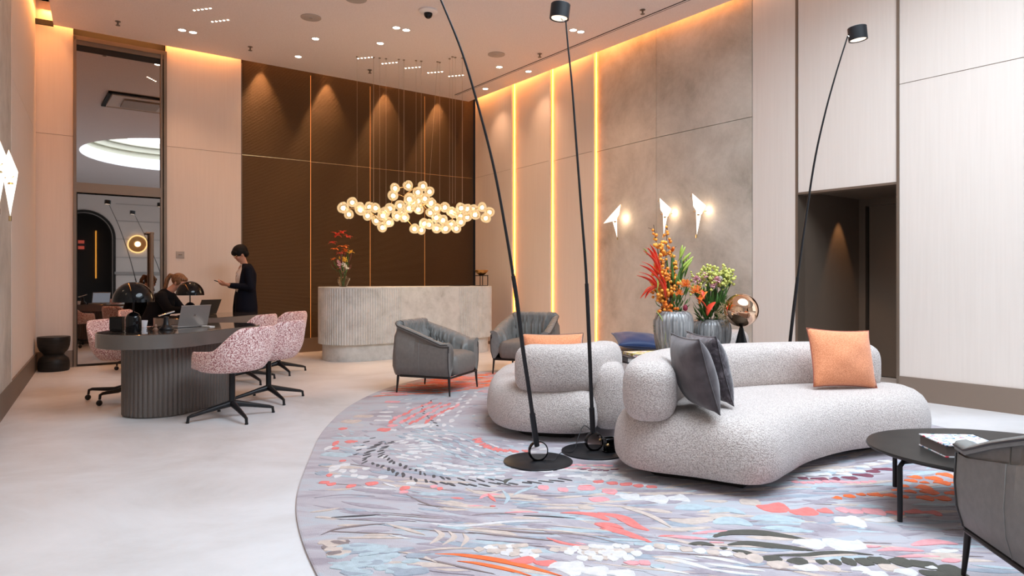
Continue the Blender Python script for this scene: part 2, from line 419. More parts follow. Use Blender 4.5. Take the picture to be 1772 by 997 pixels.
# solid wall with one arched opening centred at u=4.75, half width .9
ac, ar, az = 4.78, .92, 2.8
vr = 18.8
rb(mb, -3, ac-ar, vr, vr+.2, 0, H); rb(mb, ac+ar, 14, vr, vr+.2, 0, H)
pts = arch(ac, ar, az)
for i in range(len(pts)-1):
    (u0, z0), (u1, z1) = pts[i], pts[i+1]
    P = [W(u0,vr,z0), W(u1,vr,z1), W(u1,vr,H), W(u0,vr,H), W(u0,vr+.2,z0), W(u1,vr+.2,z1), W(u1,vr+.2,H), W(u0,vr+.2,H)]
    mb.add(P, [(0,1,2,3),(7,6,5,4),(0,4,5,1)])
struct('wall_rear', mb, white)
mb = MB()
for z in (1.36, 2.05, 2.75, 3.45, 4.1): rb(mb, -3, ac-ar-.1, vr-.015, vr, z, z+.02)
rb(mb, -3, ac-ar-.06, vr-.05, vr, 1.40, 1.50)
struct('trim_10', mb, mat('rear_moulding', (.45,.43,.41), .7))
mb = MB()
o_ = arch(ac, ar+.10, az); i_ = arch(ac, ar, az)
o_ = [(ac+ar+.10, 0)]+o_+[(ac-ar-.10, 0)]; i_ = [(ac+ar, 0)]+i_+[(ac-ar, 0)]
for k in range(len(o_)-1):
    a, b_, c, d = o_[k], o_[k+1], i_[k+1], i_[k]
    mb.add([W(a[0],vr-.03,a[1]), W(b_[0],vr-.03,b_[1]), W(c[0],vr-.03,c[1]), W(d[0],vr-.03,d[1])], [(0,1,2,3)])
struct('trim_11', mb, M['black_matt'])
mb = MB(); rb(mb, ac-2, ac+2, vr+1.2, vr+1.3, 0, H); struct('wall_rear_room', mb, M['slot'])
mb = MB(); rb(mb, 4.31, 4.345, vr+.9, vr+.95, 1.25, 3.1); tag(mb.build('light_strip', mat('amber_strip', (1,.5,.1), emit=(1,.42,.05), es=1.4)), 'vertical amber light strip seen in the mirror door, inside the dark arch', 'light')
t = thing('wall_lamp', 'round gold wall lamp with glowing centre, seen reflected in the mirror door', 'lamp', W(3.03, vr-.02, 2.58), TH)
mb = MB(); mb.tube([(.33*math.cos(2*PI*k/32)*(1+.05*math.sin(4*PI*k/32)), .05, .33*math.sin(2*PI*k/32)) for k in range(33)], .022, 8); mb.build('ring', mat('gold_glow', (1,.7,.3), .3, emit=(1,.62,.25), es=2.5), t, ang=40)
mb = MB(); mb.lathe([(0,0),(.31,0),(.29,.03),(0,.035)], 32); mb.xf(Matrix.Rotation(-PI/2, 4, 'X')); mb.build('plate', M['gold'], t, ang=40)
mb = MB(); mb.ball((0,.10,0), .10, 20, 12); mb.build('bulb', mat('bulb_glow', (1,.8,.5), emit=(1,.78,.45), es=8), t, smooth=True)
t = thing('wall_sconce', 'dim red wall sconce seen reflected inside the dark arch of the mirror door', 'lamp', W(4.80, vr+1.15, 2.55), TH)
mb = MB(); mb.box((0,.04,0), (.34,.08,.10)); mb.build('body', M['black'], t)
rg_ = mat('red_glow', (1,.2,.15), emit=(1,.15,.08), es=.35)
for z_ in (.11, -.11): mb = MB(); mb.box((0,.05,z_), (.20,.03,.12)); mb.build('glow', rg_, t)

# ---------------------------------------------------------------- mirror partition
t = thing('mirror_partition', 'floor to ceiling bronze-framed mirror with a mirrored door below, on the back wall', 'mirror', W(5.815, -.10), TH)
# local x to the right along the wall (= -u), local y away
def mbx(mb, x0, x1, y0, y1, z0, z1, mi=None): return mb.box(((x0+x1)/2, (y0+y1)/2, (z0+z1)/2), (x1-x0, y1-y0, z1-z0), mi=mi)
mb = MB(); mbx(mb, -.578, -.543, -.03, .1, 0, 4.55); mbx(mb, .50, .525, -.03, .1, 0, 4.5); mbx(mb, .540, .580, -.04, .1, 0, 4.55); mbx(mb, -.578, .58, -.03, .1, 4.5, 4.56); mbx(mb, -.578, .58, -.015, .1, 4.44, 4.50)
mb.build('frame', M['bronze'], t)
mb = MB(); mbx(mb, -.545, .50, .0, .1, 4.36, 4.44); mbx(mb, .525, .54, -.01, .1, 0, 4.44); mb.build('shadow_gap', M['slot'], t)
mb = MB(); mbx(mb, -.545, .50, -.025, .1, 2.405, 2.54); mb.build('rail', M['bronze'], t)
mb = MB(); mbx(mb, -.543, .50, .01, .03, 2.54, 4.36); mb.build('mirror_glass', M['mirror'], t)
mb = MB(); mbx(mb, -.530, .50, .005, .03, .03, 2.385); d = mb.build('door_glass', M['mirror'], t)
mb = MB(); mb.tube([(.37,-.09,.62),(.37,-.09,1.88)], .028, 14); mb.tube([(.37,-.09,1.85),(.37,.01,1.85)], .012); mb.tube([(.37,-.09,.7),(.37,.01,.7)], .012); mb.tube([(.30,-.09,1.87),(.40,-.09,1.87)], .016)
mb.build('handle', M['bronze'], d, ang=40)
mb = MB(); mbx(mb, -.543, .50, -.01, .1, 0, .03); mbx(mb, -.543,-.530,-.005,.1,.03,2.405); mb.build('threshold', M['slot'], t)
mb = MB(); mb.box((0,0,0), (.12,.012,.10), bev=.004); mb.box((0,-.008,0), (.05,.006,.012), mi=1)
o = mb.build('wall_plate', [M['grey_metal'], M['bronze']]); p = W(5.05, -.094, 1.57); o.location = p; o.rotation_euler = (0,0,TH)
tag(o, 'small square grey control plate on the peach wall beside the mirror', 'switch')

# ---------------------------------------------------------------- ceiling fittings
def ceil_pt(px, py, drop=0): return at(px, py, H-drop)
def downlight():
    t = thing('downlight', '', 'ceiling light', (0,0,0), 0)
    mb = MB(); mb.lathe([(.062,0),(.062,-.004),(.048,-.004),(.045,.0)], 24); mb.build('bezel', M['white_metal'], t, ang=40)
    mb = MB(); mb.lathe([(.046,-.001),(.040,-.0035)], 20); mb.build('lens', M['lamp_white'], t)
    return t
first = downlight(); used = False
DL = [((315,52),'left one of the pair of round downlights over the mirror side'), ((334,56),'right one of the pair of round downlights over the mirror side'),
 ((686,48),'left one of the pair of round downlights beside the dome camera'), ((703,52),'right one of the pair of round downlights beside the dome camera'),
 ((992,52),'left one of the downlight pair just right of the middle lamp head'), ((1005,55),'right one of the downlight pair just right of the middle lamp head'),
 ((546,67),'single round downlight in the ceiling just below the round speaker grille'), ((516,98),'single round downlight nearest the left part of the dark wall'),
 ((658,75),'single round downlight between the dome camera and the dotted lights'), ((864,116),'single downlight just under the pale smoke grille near the ceiling track'),
 ((914.5,123.5),'single downlight between the ceiling track and the glowing wall panels'), ((840,153.7),'single downlight in the far ceiling corner, farthest back of all')]
for (px, py), lab in DL:
    p = ceil_pt(px, py); l = lab+', glowing'
    if not used: first.location = p; first['label'] = l; first['group'] = 'round ceiling downlights'; used = True
    else: dup(first, p, 0, l, 'round ceiling downlights')
    spot('downlight_beam', p-Vector((0,0,.01)), 50, (1,.58,.34), 1.7, .8, (0,0,0), .03)
for u, v in ((4.6,3.4),(6.1,4.6),(1.6,5.0),(5.9,7.6)):
    pass
def dots():
    t = thing('dotted_ceiling_light', '', 'ceiling light', (0,0,0), 0)
    mb = MB(); mb.box((0,0,.003), (.30,.035,.008)); mb.build('housing', M['ceiling'], t)
    for k in range(5):
        mb = MB(); mb.lathe([(.014,-.002),(.010,-.006)], 10, c=(-.12+.06*k,0,0)); mb.build('lens', M['lamp_dot'], t)
    return t
fd = dots(); used = False
for k, (px, py, lab) in enumerate(((632,100,'first from the left in the row of dotted ceiling lights above the chandelier'),(674,109,'second from the left in the row of dotted ceiling lights above the chandelier'),(714,117,'middle one in the row of dotted ceiling lights above the chandelier'),(753,125,'fourth from the left in the row of dotted ceiling lights above the chandelier'),(789,131,'last on the right in the row of dotted ceiling lights above the chandelier'),(350,16,'upper of two dotted ceiling lights above the mirror, nearer the top edge'),(381,36,'lower of two dotted ceiling lights above the mirror, beside the downlight pair'))):
    p = ceil_pt(px, py); g = 'five-dot ceiling lights'
    if k == 0: fd.location = p; fd.rotation_euler = (0,0,TH-PI/2-.0 if False else TH-.9); fd['label'] = lab; fd['group'] = g
    else: dup(fd, p, TH-.9, lab, g)
for (px, py, lab) in ((538,30,'round grey speaker grille in the ceiling left of the dome camera'), (859,94,'round pale speaker grille in the ceiling right of the leaning lamp pole'), (616,-2,'round speaker grille at the very top edge of the ceiling')):
    mb = MB(); mb.lathe([(.13,0),(.13,-.008),(.11,-.012),(.02,-.012),(.02,-.02)], 28)
    o = mb.build('ceiling_speaker', M['grey_metal'], ang=40); o.location = ceil_pt(px, py); tag(o, lab, 'speaker', 'round ceiling speaker grilles')
t = thing('dome_camera', 'white ceiling security camera with a black dome, top middle of the ceiling', 'camera', ceil_pt(741, 18))
mb = MB(); mb.lathe([(.12,0),(.12,-.02),(.09,-.035),(.06,-.04)], 28); mb.build('housing', mat('white_plastic', (.85,.8,.78), .4), t, ang=40)
mb = MB(); mb.ball((0,0,-.045), (.055,.055,.06), 20, 12); mb.build('dome', M['black_gloss'], t, smooth=True)
labs = ('sprinkler head in the ceiling in front of the mirror top', 'sprinkler head in the ceiling above the left edge of the dark wall', 'sprinkler head among the chandelier wires in the ceiling', 'sprinkler head beside the ceiling track, right of the middle lamp head', 'sprinkler head beside the ceiling track, above the glowing panels')
for (px, py), lab in zip(((204,40),(433,84),(640,124),(1112,20),(934,96)), labs):
    mb = MB(); mb.lathe([(.035,0),(.035,-.004),(.012,-.006),(.010,-.05),(.028,-.052),(.028,-.056),(.004,-.057)], 14)
    o = mb.build('sprinkler', M['bronze'], ang=40); o.location = ceil_pt(px, py-3); tag(o, lab, 'sprinkler', 'ceiling sprinkler heads')
# ceiling track parallel to the right wall
a = ceil_pt(900, 118); ua = (a.to_2d()-CR).dot(EU); b2 = ceil_pt(1184, 0); ub = (b2.to_2d()-CR).dot(EU)
um = (ua+ub)/2
mb = MB(); rb(mb, um-.012, um+.004, .25, 9.0, H-.004, H+.004); rb(mb, um-.05, um-.045, .25, 9.0, H-.003, H+.004)
tag(mb.build('ceiling_track', M['slot']), 'thin dark double track line running along the ceiling beside the right wall', 'track')
# air-conditioning cassette seen in the mirror
t = thing('air_conditioner', 'square ceiling air-conditioning cassette seen reflected in the upper mirror', 'air conditioner', W(5.05, 3.6, H-.006), TH)
mb = MB()
for (x, y, sx, sy) in ((0,-.57,1.2,.06),(0,.57,1.2,.06),(-.57,0,.06,1.2),(.57,0,.06,1.2)): mb.box((x,y,-.02), (sx,sy,.03))
mb.build('slot', M['slot'], t)
mb = MB(); mb.box((0,0,-.03), (1.06,1.06,.04), bev=.015); mb.build('panel', M['white_metal'], t)
mb = MB(); mb.box((0,0,-.06), (.62,.62,.02)); mb.build('grille', M['grey_metal'], t)
# ================================================================ furniture
# ---- reception counter: ribbed rounded ends, plain middle, recessed plinth
def ribbed(P, pitch, amp, flat=None):
    n = len(P); L = 0; out = []
    for i in range(n):
        t = (P[(i+1) % n]-P[(i-1) % n]).normalized(); nn = Vector((t.y, -t.x))
        ph = (L % pitch)/pitch; o_ = amp*(abs(math.sin(PI*ph))**.6)
        if flat and flat(P[i]): o_ = amp
        out.append(P[i]+nn*o_); L += (P[(i+1) % n]-P[i]).length
    return out
t = thing('reception_counter', 'pale grey stone reception counter with ribbed rounded ends below the globe chandelier', 'counter', W(1.93, 1.26), TH-PI/2)
P0 = resample(stadium(1.98, .48, 40, .02), 1100, True)   # local y runs along the wall
Pr = ribbed(P0, .0385, .016, lambda p: p.x > .4 and -.42 < p.y < .62 )
mb = MB(); mb.loft([[(p.x, p.y, z) for p in Pr] for z in (.25, 1.065)]); mb.build('body', M['stone'], t, ang=30)
mb = MB(); Pp = offset(resample(P0, 160, True), .045); mb.loft([[(p.x, p.y, z) for p in Pp] for z in (0, .25)]); mb.build('plinth', M['stone'], t, ang=30)
mb = MB(); Pt = offset(resample(P0, 160, True), -.015)
mb.loft([[(p.x, p.y, z) for p in Pt] for z in (1.065, 1.088)]+[[(p.x, p.y, 1.092) for p in offset(Pt, .006)]]); mb.build('worktop', M['stone'], t, ang=30)

# ---- oval meeting tables
def meeting_table(loc, rz, label):
    t = thing('meeting_table', label, 'table', loc, rz)
    P = stadium(.78, .45, 32, .03)
    mb = MB(); mb.loft([[(p.x, p.y, .735) for p in offset(P, .0)], [(p.x, p.y, .74) for p in offset(P, .006)]]); mb.build('tabletop', M['table'], t, ang=30)
    mb = MB(); mb.loft([[(p.x, p.y, z) for p in offset(P, d)] for d, z in ((.01,.612),(0,.617),(0,.735))]); mb.build('rim', M['table_rim'], t, ang=30)
    B = ribbed(resample(stadium(.50, .29, 32, .02), 620, True), .0405, .014)
    B = [p+Vector((.0, -.07)) for p in B]
    mb = MB(); mb.loft([[(p.x, p.y, z) for p in B] for z in (.012, .63)])
    Q = [p+Vector((.0, -.07)) for p in stadium(.50, .285, 24, .05)]; mb.loft([[(p.x, p.y, z) for p in Q] for z in (0, .014)])
    mb.build('pedestal', M['flute'], t, ang=50)
    return t
TR = -math.radians(14)
meeting_table((-3.11, 6.48, 0), TR, 'dark lacquered oval meeting table with a fluted base, nearer of the two')
meeting_table((-3.86, 8.86, 0), TR, 'dark lacquered oval meeting table behind, beside the two staff members')

# ---- pink tweed shell chairs
def shell_mesh():
    mb = MB(); NT, NR = 72, 16; Rr, Zs = [], []
    def smooth(a, b, x): x = max(0, min(1, (x-a)/(b-a))); return x*x*(3-2*x)
    rings = []
    def rim(a):      # a = angle from straight back, degrees 0..180
        hgt = .800-.195*smooth(26, 74, a)-.012*smooth(74, 125, a)-.15*smooth(126, 150, a)
        return hgt
    def rad(a):
        return .295+.045*smooth(0,45,a)*(1-smooth(60,110,a))*.5
    for j in range(NR+1):
        q = j/NR; ring = []
        for i in range(NT):
            ang = 2*PI*i/NT; a = abs(math.degrees((ang+PI) % (2*PI)-PI))
            zr = rim(a); R0 = rad(a); lean = .05*(1-smooth(40, 90, a))
            # section: flat seat then up the wall
            if q < .42:
                s_ = q/.42; r = R0*.80*s_; z = .405-.0*s_+.012*s_**3
            else:
                s_ = (q-.42)/.58; e = s_
                r = R0*(.80+.20*math.sin(min(1, e*1.6)*PI/2)) + lean*e
                z = .417+(zr-.417)*(e**1.25)
            x, y = r*math.sin(ang)*1.05, -r*math.cos(ang)*1.0
            y += .02
            if a > 128: z += 0; y += .05*smooth(128,165,a)*q
            ring.append((x, y, z))
        rings.append(ring)
    mb.loft(rings[1:], cap=False)
    # centre fan
    o_ = len(mb.v); mb.v.append((0,.02,.405))
    for i in range(NT): mb.f.append([i, (i+1) % NT, o_]); mb.m.append(0)
    return mb
def shell_chair(casters, name='armchair_shell'):
    t = thing('shell_chair', '', 'chair', (0,0,0), 0)
    s_ = shell_mesh().build('seat_shell', M['pink'], t, smooth=True)
    md = s_.modifiers.new('solid', 'SOLIDIFY'); md.thickness = .032; md.offset = -1
    md = s_.modifiers.new('bev', 'SUBSURF'); md.levels = 1; md.render_levels = 1
    mb = MB(); mb.lathe([(.0,.425),(.215,.43),(.245,.445),(.235,.468),(.17,.48),(0,.482)][::-1], 32, c=(0,.03,0), sy=1.0); mb.build('seat_pad', M['pink'], t, smooth=True)
    n = 5 if casters else 4
    mb = MB(); mb.lathe([(.0,.10),(.032,.10),(.030,.13),(.026,.15),(.026,.385),(.07,.392),(.07,.402),(0,.402)], 20); mb.build('column', M['black'], t, ang=40)
    for k in range(n):
        a = 2*PI*k/n+PI/4+.30; c, s2 = math.cos(a), math.sin(a); R = .355
        mb = MB(); zf = .062 if casters else .012
        mb.tube([(c*.02,s2*.02,.125),(c*.12,s2*.12,.105),(c*(R-.03),s2*(R-.03),zf+.048),(c*R,s2*R,zf+.038),(c*(R+.006),s2*(R+.006),zf-.004)], [.030,.023,.015,.0135,.012], 8)
        if not casters: mb.lathe([(.013,.0),(.015,.006),(.012,.016)], 10, c=(c*(R+.006), s2*(R+.006), 0))
        lg = mb.build('leg', M['black'], t, ang=50)
        if casters:
            mb = MB(); mb.ball((c*(R+.01), s2*(R+.01), .028), (.028,.028,.028), 14, 8); mb.build('caster', M['black'], lg, smooth=True)
    return t
g = 'pink tweed shell chairs at the meeting tables'
c0 = shell_chair(False); c0.location = (-2.43, 5.92, 0); c0.rotation_euler = (0,0,math.radians(68)); c0['group'] = g
c0['label'] = 'pink tweed shell chair, nearest the camera, at the fluted oval table'
dup(c0, (-2.42, 6.78, 0), math.radians(70), 'pink tweed shell chair directly behind the nearest one, right side of table')
dup(c0, (-3.12, 7.99, 0), math.radians(75), 'pink shell chair whose back peeks between the front table and the second chair')
dup(c0, (-3.00, 8.76, 0), math.radians(68), 'pink shell chair farthest back on the right, nearest the reception counter')
c1 = shell_chair(True); c1.location = (-3.86, 6.84, 0); c1.rotation_euler = (0,0,math.radians(-90)); c1['group'] = 'pink tweed chairs on casters'
c1['label'] = 'pink tweed shell chair on casters, left side of the nearer oval table'
dup(c1, (-4.88, 9.12, 0), math.radians(-82), 'pink tweed swivel chair the seated woman in black sits on', 'pink tweed chairs on casters')

# ---- hourglass drum stool
o = MB().lathe([(0,0),(.165,0),(.178,.015),(.18,.05),(.178,.12),(.165,.165),(.13,.195),(.115,.215),(.125,.235),(.16,.27),(.18,.33),(.186,.40),(.186,.445),(.183,.45),(0,.45)], 40).build('drum_stool', M['black_matt'], ang=50)
o.location = at(93, 641.5); tag(o, 'black hourglass-shaped drum stool in the left corner beside the mirror', 'stool')

# ---- grey leather tub armchairs
def tub_chair(label):
    t = thing('leather_armchair', label, 'armchair', (0,0,0), 0, 'grey leather armchairs')
    # U path, local: x right, y forward
    hw, hd, rc = .385, .36, .10
    U = [Vector((-hw, hd))]
    U += [Vector((-hw, hd-.06*k)) for k in range(1, 9)]
    for k in range(1, 9): a = PI+PI/2*k/9; U.append(Vector((-hw+rc+rc*math.cos(a), -hd+rc+rc*math.sin(a))))
    U += [Vector((-hw+rc+(2*hw-2*rc)*k/8, -hd)) for k in range(9)]
    for k in range(1, 9): a = 1.5*PI+PI/2*k/9; U.append(Vector((hw-rc+rc*math.cos(a), -hd+rc+rc*math.sin(a))))
    U += [Vector((hw, hd-.06*k)) for k in range(8, -1, -1)]
    N = 330; U = resample(U, N)
    Ltot = sum((U[i+1]-U[i]).length for i in range(N-1))
    rnd = random.Random(4)
    folds = [(rnd.uniform(0,1), rnd.uniform(.020,.040), rnd.uniform(.0035,.007)) for _ in range(46)]
    outer, rim_, inner, R3 = [], [], [], []
    for i in range(N):
        t_ = (U[min(i+1,N-1)]-U[max(i-1,0)]).normalized(); n_ = Vector((-t_.y, t_.x))   # points inwards
        s_ = i/(N-1); c_ = abs(s_-.5)*2          # 0 back .. 1 arm front
        bk = 1-min(1, max(0, (c_-.16)/.36)); bk = bk*bk*(3-2*bk)
        bl = 1-min(1, max(0, (c_-.30)/.62)); zt = .53+.215*bl**.85+.012*bk+.012*max(0,(c_-.85)/.15)
        front = max(0, (c_-.93)/.07)
        lean = -.055*min(1,max(0,(.75-c_)/.5))
        P = U[i]
        f_ = min(.042, sum(am*math.exp(-((s_-p)/wd)**2) for p, am, wd in folds))
        f2 = min(.042, sum(am*math.exp(-((s_-p-.010)/wd)**2) for p, am, wd in folds))
        def pt(d, z): q = P+n_*d; return Vector((q.x, q.y, z))
        col = [pt(.045,.185), pt(.02,.20), pt(-.004,.28), pt(-.012-lean*.2,.38), pt(-.006-lean*.5,zt*.5+.22), pt(.004-lean*.75,zt-.10), pt(.006-lean,zt-.035),
               pt(-.014-lean,zt-.036), pt(-.018-lean,zt-.018), pt(-.008-lean,zt-.003), pt(.03-lean,zt+.004-f_*.2), pt(.075-lean*.8,zt-.012-f_*.5),
               pt(.105-lean*.4,zt-.05), pt(.112+f_*1.0,zt-.10), pt(.115+f2*1.2+.01*bk,zt-.16), pt(.12+f2*1.0+.02*bk,(zt-.16)*.5+.2), pt(.125+f2*.5,.40), pt(.13,.30)]
        R3.append(col)
    mb = MB(); cols = len(R3[0]); vs = [p for r in R3 for p in r]; fs = []; ms = []
    for i in range(N-1):
        for j in range(cols-1):
            fs.append((i*cols+j, i*cols+j+1, (i+1)*cols+j+1, (i+1)*cols+j)); ms.append(0 if j < 6 else 1)
    mb.v = vs; mb.f = fs; mb.m = ms
    mb.f.append(list(range(cols))); mb.m.append(1); mb.f.append([(N-1)*cols+j for j in range(cols)][::-1]); mb.m.append(1)
    s_ = mb.build('shell', [M['leather_out'], M['leather']], t, ang=70)
    # piping along rim and front edges
    mb = MB(); mb.tube([R3[i][8] for i in range(0, N, 4)], .0045, 6)
    for i in (0, N-1): mb.tube([R3[i][j] for j in (0,1,2,3,4,5,6)], .006, 6)
    for i in (N//6, N-1-N//6, N//2): mb.tube([R3[i][j]+Vector((0,0,0)) for j in (1,2,3,4,5,6)], .003, 5, mi=1)
    mb.build('piping', [M['piping'], M['leather']], t, smooth=True)
    mb = MB()
    # seat cushion: crowned block
    w_, d0, d1 = .265, -.25, .385; nx, ny = 14, 14
    top = []
    rings = []
    base = []
    for (ins, z) in ((.012,.20),(.0,.215),(-.012,.27),(-.012,.34),(.0,.385),(.03,.410),(.09,.428),(.17,.436)):
        pts = []
        w2, y0, y1 = w_-ins, d0+ins, d1-ins*1.0
        rr = max(.03, .06-ins*.1)
        for (sx, sy, a0) in ((1,1,0),(-1,1,PI/2),(-1,-1,PI),(1,-1,1.5*PI)):
            cxx = sx*(w2-rr); cyy = (y1-rr) if sy > 0 else (y0+rr)
            for k in range(6): a = a0+PI/2*k/5; pts.append((cxx+rr*math.cos(a), cyy+rr*math.sin(a)+ (.02*(1-(cxx/w_)**2) if sy>0 else 0), z))
        rings.append(pts)
    mb.loft(rings); mb.build('seat_cushion', M['leather_out'], t, ang=60)
    # frame and legs
    fr = [(-hw+.03, hd+.0), (-hw+.03, -hd+.12), (-hw+.13, -hd+.03), (hw-.13, -hd+.03), (hw-.03, -hd+.12), (hw-.03, hd+.0), (-hw+.03, hd+.0)]
    mb = MB(); mb.tube([(x, y, .182) for x, y in fr], .011, 8)
    mb.box((0, 0, .195), (2*hw-.12, 2*hd-.08, .02)); mb.build('frame', M['bronze_leg'], t, ang=40)
    for x, y in ((-hw+.035, hd-.01), (hw-.035, hd-.01), (-hw+.07, -hd+.07), (hw-.07, -hd+.07)):
        mb = MB(); sx = 1 if x > 0 else -1; sy = 1 if y > 0 else -1
        mb.tube([(x, y, .19), (x+.006*sx, y+.006*sy, .09), (x+.012*sx, y+.014*sy, .0)], [.015,.012,.009], 10); mb.build('leg', M['bronze_leg'], t, ang=40)
    return t
a0 = tub_chair('grey leather tub armchair on thin legs standing alone in front of the reception counter')
a0.scale = (.95,.95,1); a0.location = (-.83, 7.34, 0); a0.rotation_euler = (0, 0, math.radians(-111))
dup(a0, (.20, 8.78, 0), math.radians(160), 'grey leather tub armchair behind the bouclé sofa, beyond the orange cushion')
dup(a0, (2.10, 2.34, 0), math.radians(-8), 'grey leather tub armchair cropped at the lower right corner, beside the coffee table')

# ---- curved bouclé sofas
def outline(P, n=160): return resample(spline([Vector((x, y)) for x, y in P], 14, True), n, True)
def sofa_seat(P, parent, z0=.055, zt=.41):
    prof = [(.12,z0),(.06,z0+.002),(.025,z0+.014),(.006,z0+.045),(.0,z0+.09),(.0,z0+.13),(.008,z0+.19),(.024,z0+.245),(.05,z0+.29),(.09,z0+.325),(.14,zt-.010),(.20,zt-.001)]
    mb = MB(); R = []
    for d, z in prof:
        Q = offset(P, d)
        for _ in range(int(max(0, d-.03)*220)): Q = [(Q[i-1]+Q[i]*2+Q[(i+1) % len(Q)])/4 for i in range(len(Q))]
        R.append(Q)
    # relax inner rings a little so the concave side stays clean
    mb.loft([[(p.x, p.y, z) for p in Q] for Q, (d, z) in zip(R, prof)], cap=False)
    c = Vector((0,0));
    for p in R[-1]: c += p
    nn = len(P); k0 = (len(prof)-1)*nn
    mb.f.append([k0+i for i in range(nn)]); mb.m.append(0); mb.f.append([i for i in range(nn)][::-1]); mb.m.append(0)
    return mb.build('seat', M['boucle'], parent, ang=50)
def roll(path, parent, name, z0, z1, th, endr=.2, n=60, hfun=None):
    C_ = resample(spline([Vector((x, y)) for x, y in path], 12), n); L = [0]
    for i in range(1, n): L.append(L[-1]+(C_[i]-C_[i-1]).length)
    T_ = L[-1]; R = []
    idx = []
    for i in range(n):
        d = min(L[i], T_-L[i])
        idx.append(d)
    # extra end samples
    S_ = [0, .003, .012, .03, .06, .10, .15, endr]; S_ = [endr*x/.2 for x in (0,.002,.008,.02,.04,.07,.11,.155)]
    ss = S_+[endr+(T_-2*endr)*k/40 for k in range(41)]+[T_-x for x in reversed(S_)]
    def P_(s_):
        s_ = max(0, min(T_, s_)); j = max(k for k in range(n) if L[k] <= s_+1e-9); j = min(j, n-2)
        return C_[j].lerp(C_[j+1], (s_-L[j])/max(1e-9, L[j+1]-L[j]))
    for s_ in ss:
        p = P_(s_); t_ = (P_(s_+.02)-P_(s_-.02)).normalized(); nn = Vector((t_.y, -t_.x))
        d = min(s_, T_-s_); k = 1 if d >= endr else math.sqrt(max(0, 1-(1-d/endr)**2.4)); k = max(k, .04)
        zt = z1 if hfun is None else hfun(s_/T_, z1)
        hh, zc = (zt-z0)/2, (zt+z0)/2; kk = .5+.5*k; ring = []
        for q in range(28):
            a = 2*PI*q/28; ca, sa = math.cos(a), math.sin(a); e = .62
            x = math.copysign(abs(ca)**e, ca)*th/2; z = math.copysign(abs(sa)**(e*1.15), sa)*hh
            x += (.02*(sa) if False else 0)
            zz = zc+z*(k**.55) if True else 0
            ring.append((p.x+nn.x*x*k, p.y+nn.y*x*k, zz-(1-k**.55)*hh*.15))
        R.append(ring)
    mb = MB(); mb.loft(R); return mb.build(name, M['boucle'], parent, ang=70)
def shade_plinth(P, parent, z=.06):  # black block under the seat, standing in for the shadow beneath the raised sofa
    mb = MB(); Q = offset(P, .20); mb.loft([[(p.x, p.y, zz) for p in Q] for zz in (.0, z)]); return mb.build('plinth', M['slot'], parent)
s2 = thing('curved_sofa', 'large cream bouclé kidney-shaped sofa with one orange and two grey cushions', 'sofa', (0,0,0), 0)
OUT2 = [(.70,4.02),(1.02,3.83),(1.26,3.68),(1.43,3.72),(1.60,3.90),(1.84,4.16),(2.20,4.42),(2.58,4.58),(2.86,4.72),(3.04,4.96),(3.02,5.24),(2.72,5.42),(2.2,5.42),(1.66,5.26),(1.22,5.00),(.86,4.68),(.66,4.40)]
OP = outline([(x, y) for x, y in OUT2], 180)
sofa_seat(OP, s2); shade_plinth(OP, s2)
roll([(.80,3.90),(.85,4.20),(1.00,4.56),(1.28,4.88),(1.70,5.10),(2.16,5.23),(2.50,5.25),(2.80,5.18)], s2, 'backrest', .345, .705, .32, .17)
s1 = thing('curved_sofa', 'cream bouclé curved sofa seen from behind, next to the leaning lamps', 'sofa', (0,0,0), 0)
OUT1 = [(.02,5.02),(.30,4.93),(.52,4.93),(.62,5.02),(.70,5.30),(.80,5.65),(.86,6.1),(.80,6.6),(.62,6.95),(.35,7.05),(.05,6.85),(-.12,6.5),(-.20,6.05),(-.20,5.55),(-.13,5.22)]
OP = outline(OUT1, 160); sofa_seat(OP, s1); shade_plinth(OP, s1)
roll([(.04,5.18),(.22,5.09),(.46,5.10),(.66,5.28),(.80,5.52)], s1, 'backrest', .345, .70, .27, .15)
roll([(.70,5.02),(.76,5.35),(.80,5.8),(.74,6.3)], s1, 'armrest', .06, .56, .26, .12)
# far sofa behind the round table, only its top is seen
s3 = thing('curved_sofa', 'cream bouclé sofa end behind the vases, with the navy cushion', 'sofa', (0,0,0), 0)
OUT3 = [(1.0,7.5),(1.5,7.32),(2.1,7.25),(2.55,7.35),(2.7,7.7),(2.5,8.0),(2.0,8.1),(1.4,8.15),(.95,7.95)]
OP = outline(OUT3, 120); sofa_seat(OP, s3); shade_plinth(OP, s3)
roll([(2.12,7.36),(2.36,7.42),(2.52,7.62),(2.5,7.85)], s3, 'backrest', .345, .62, .24, .13)

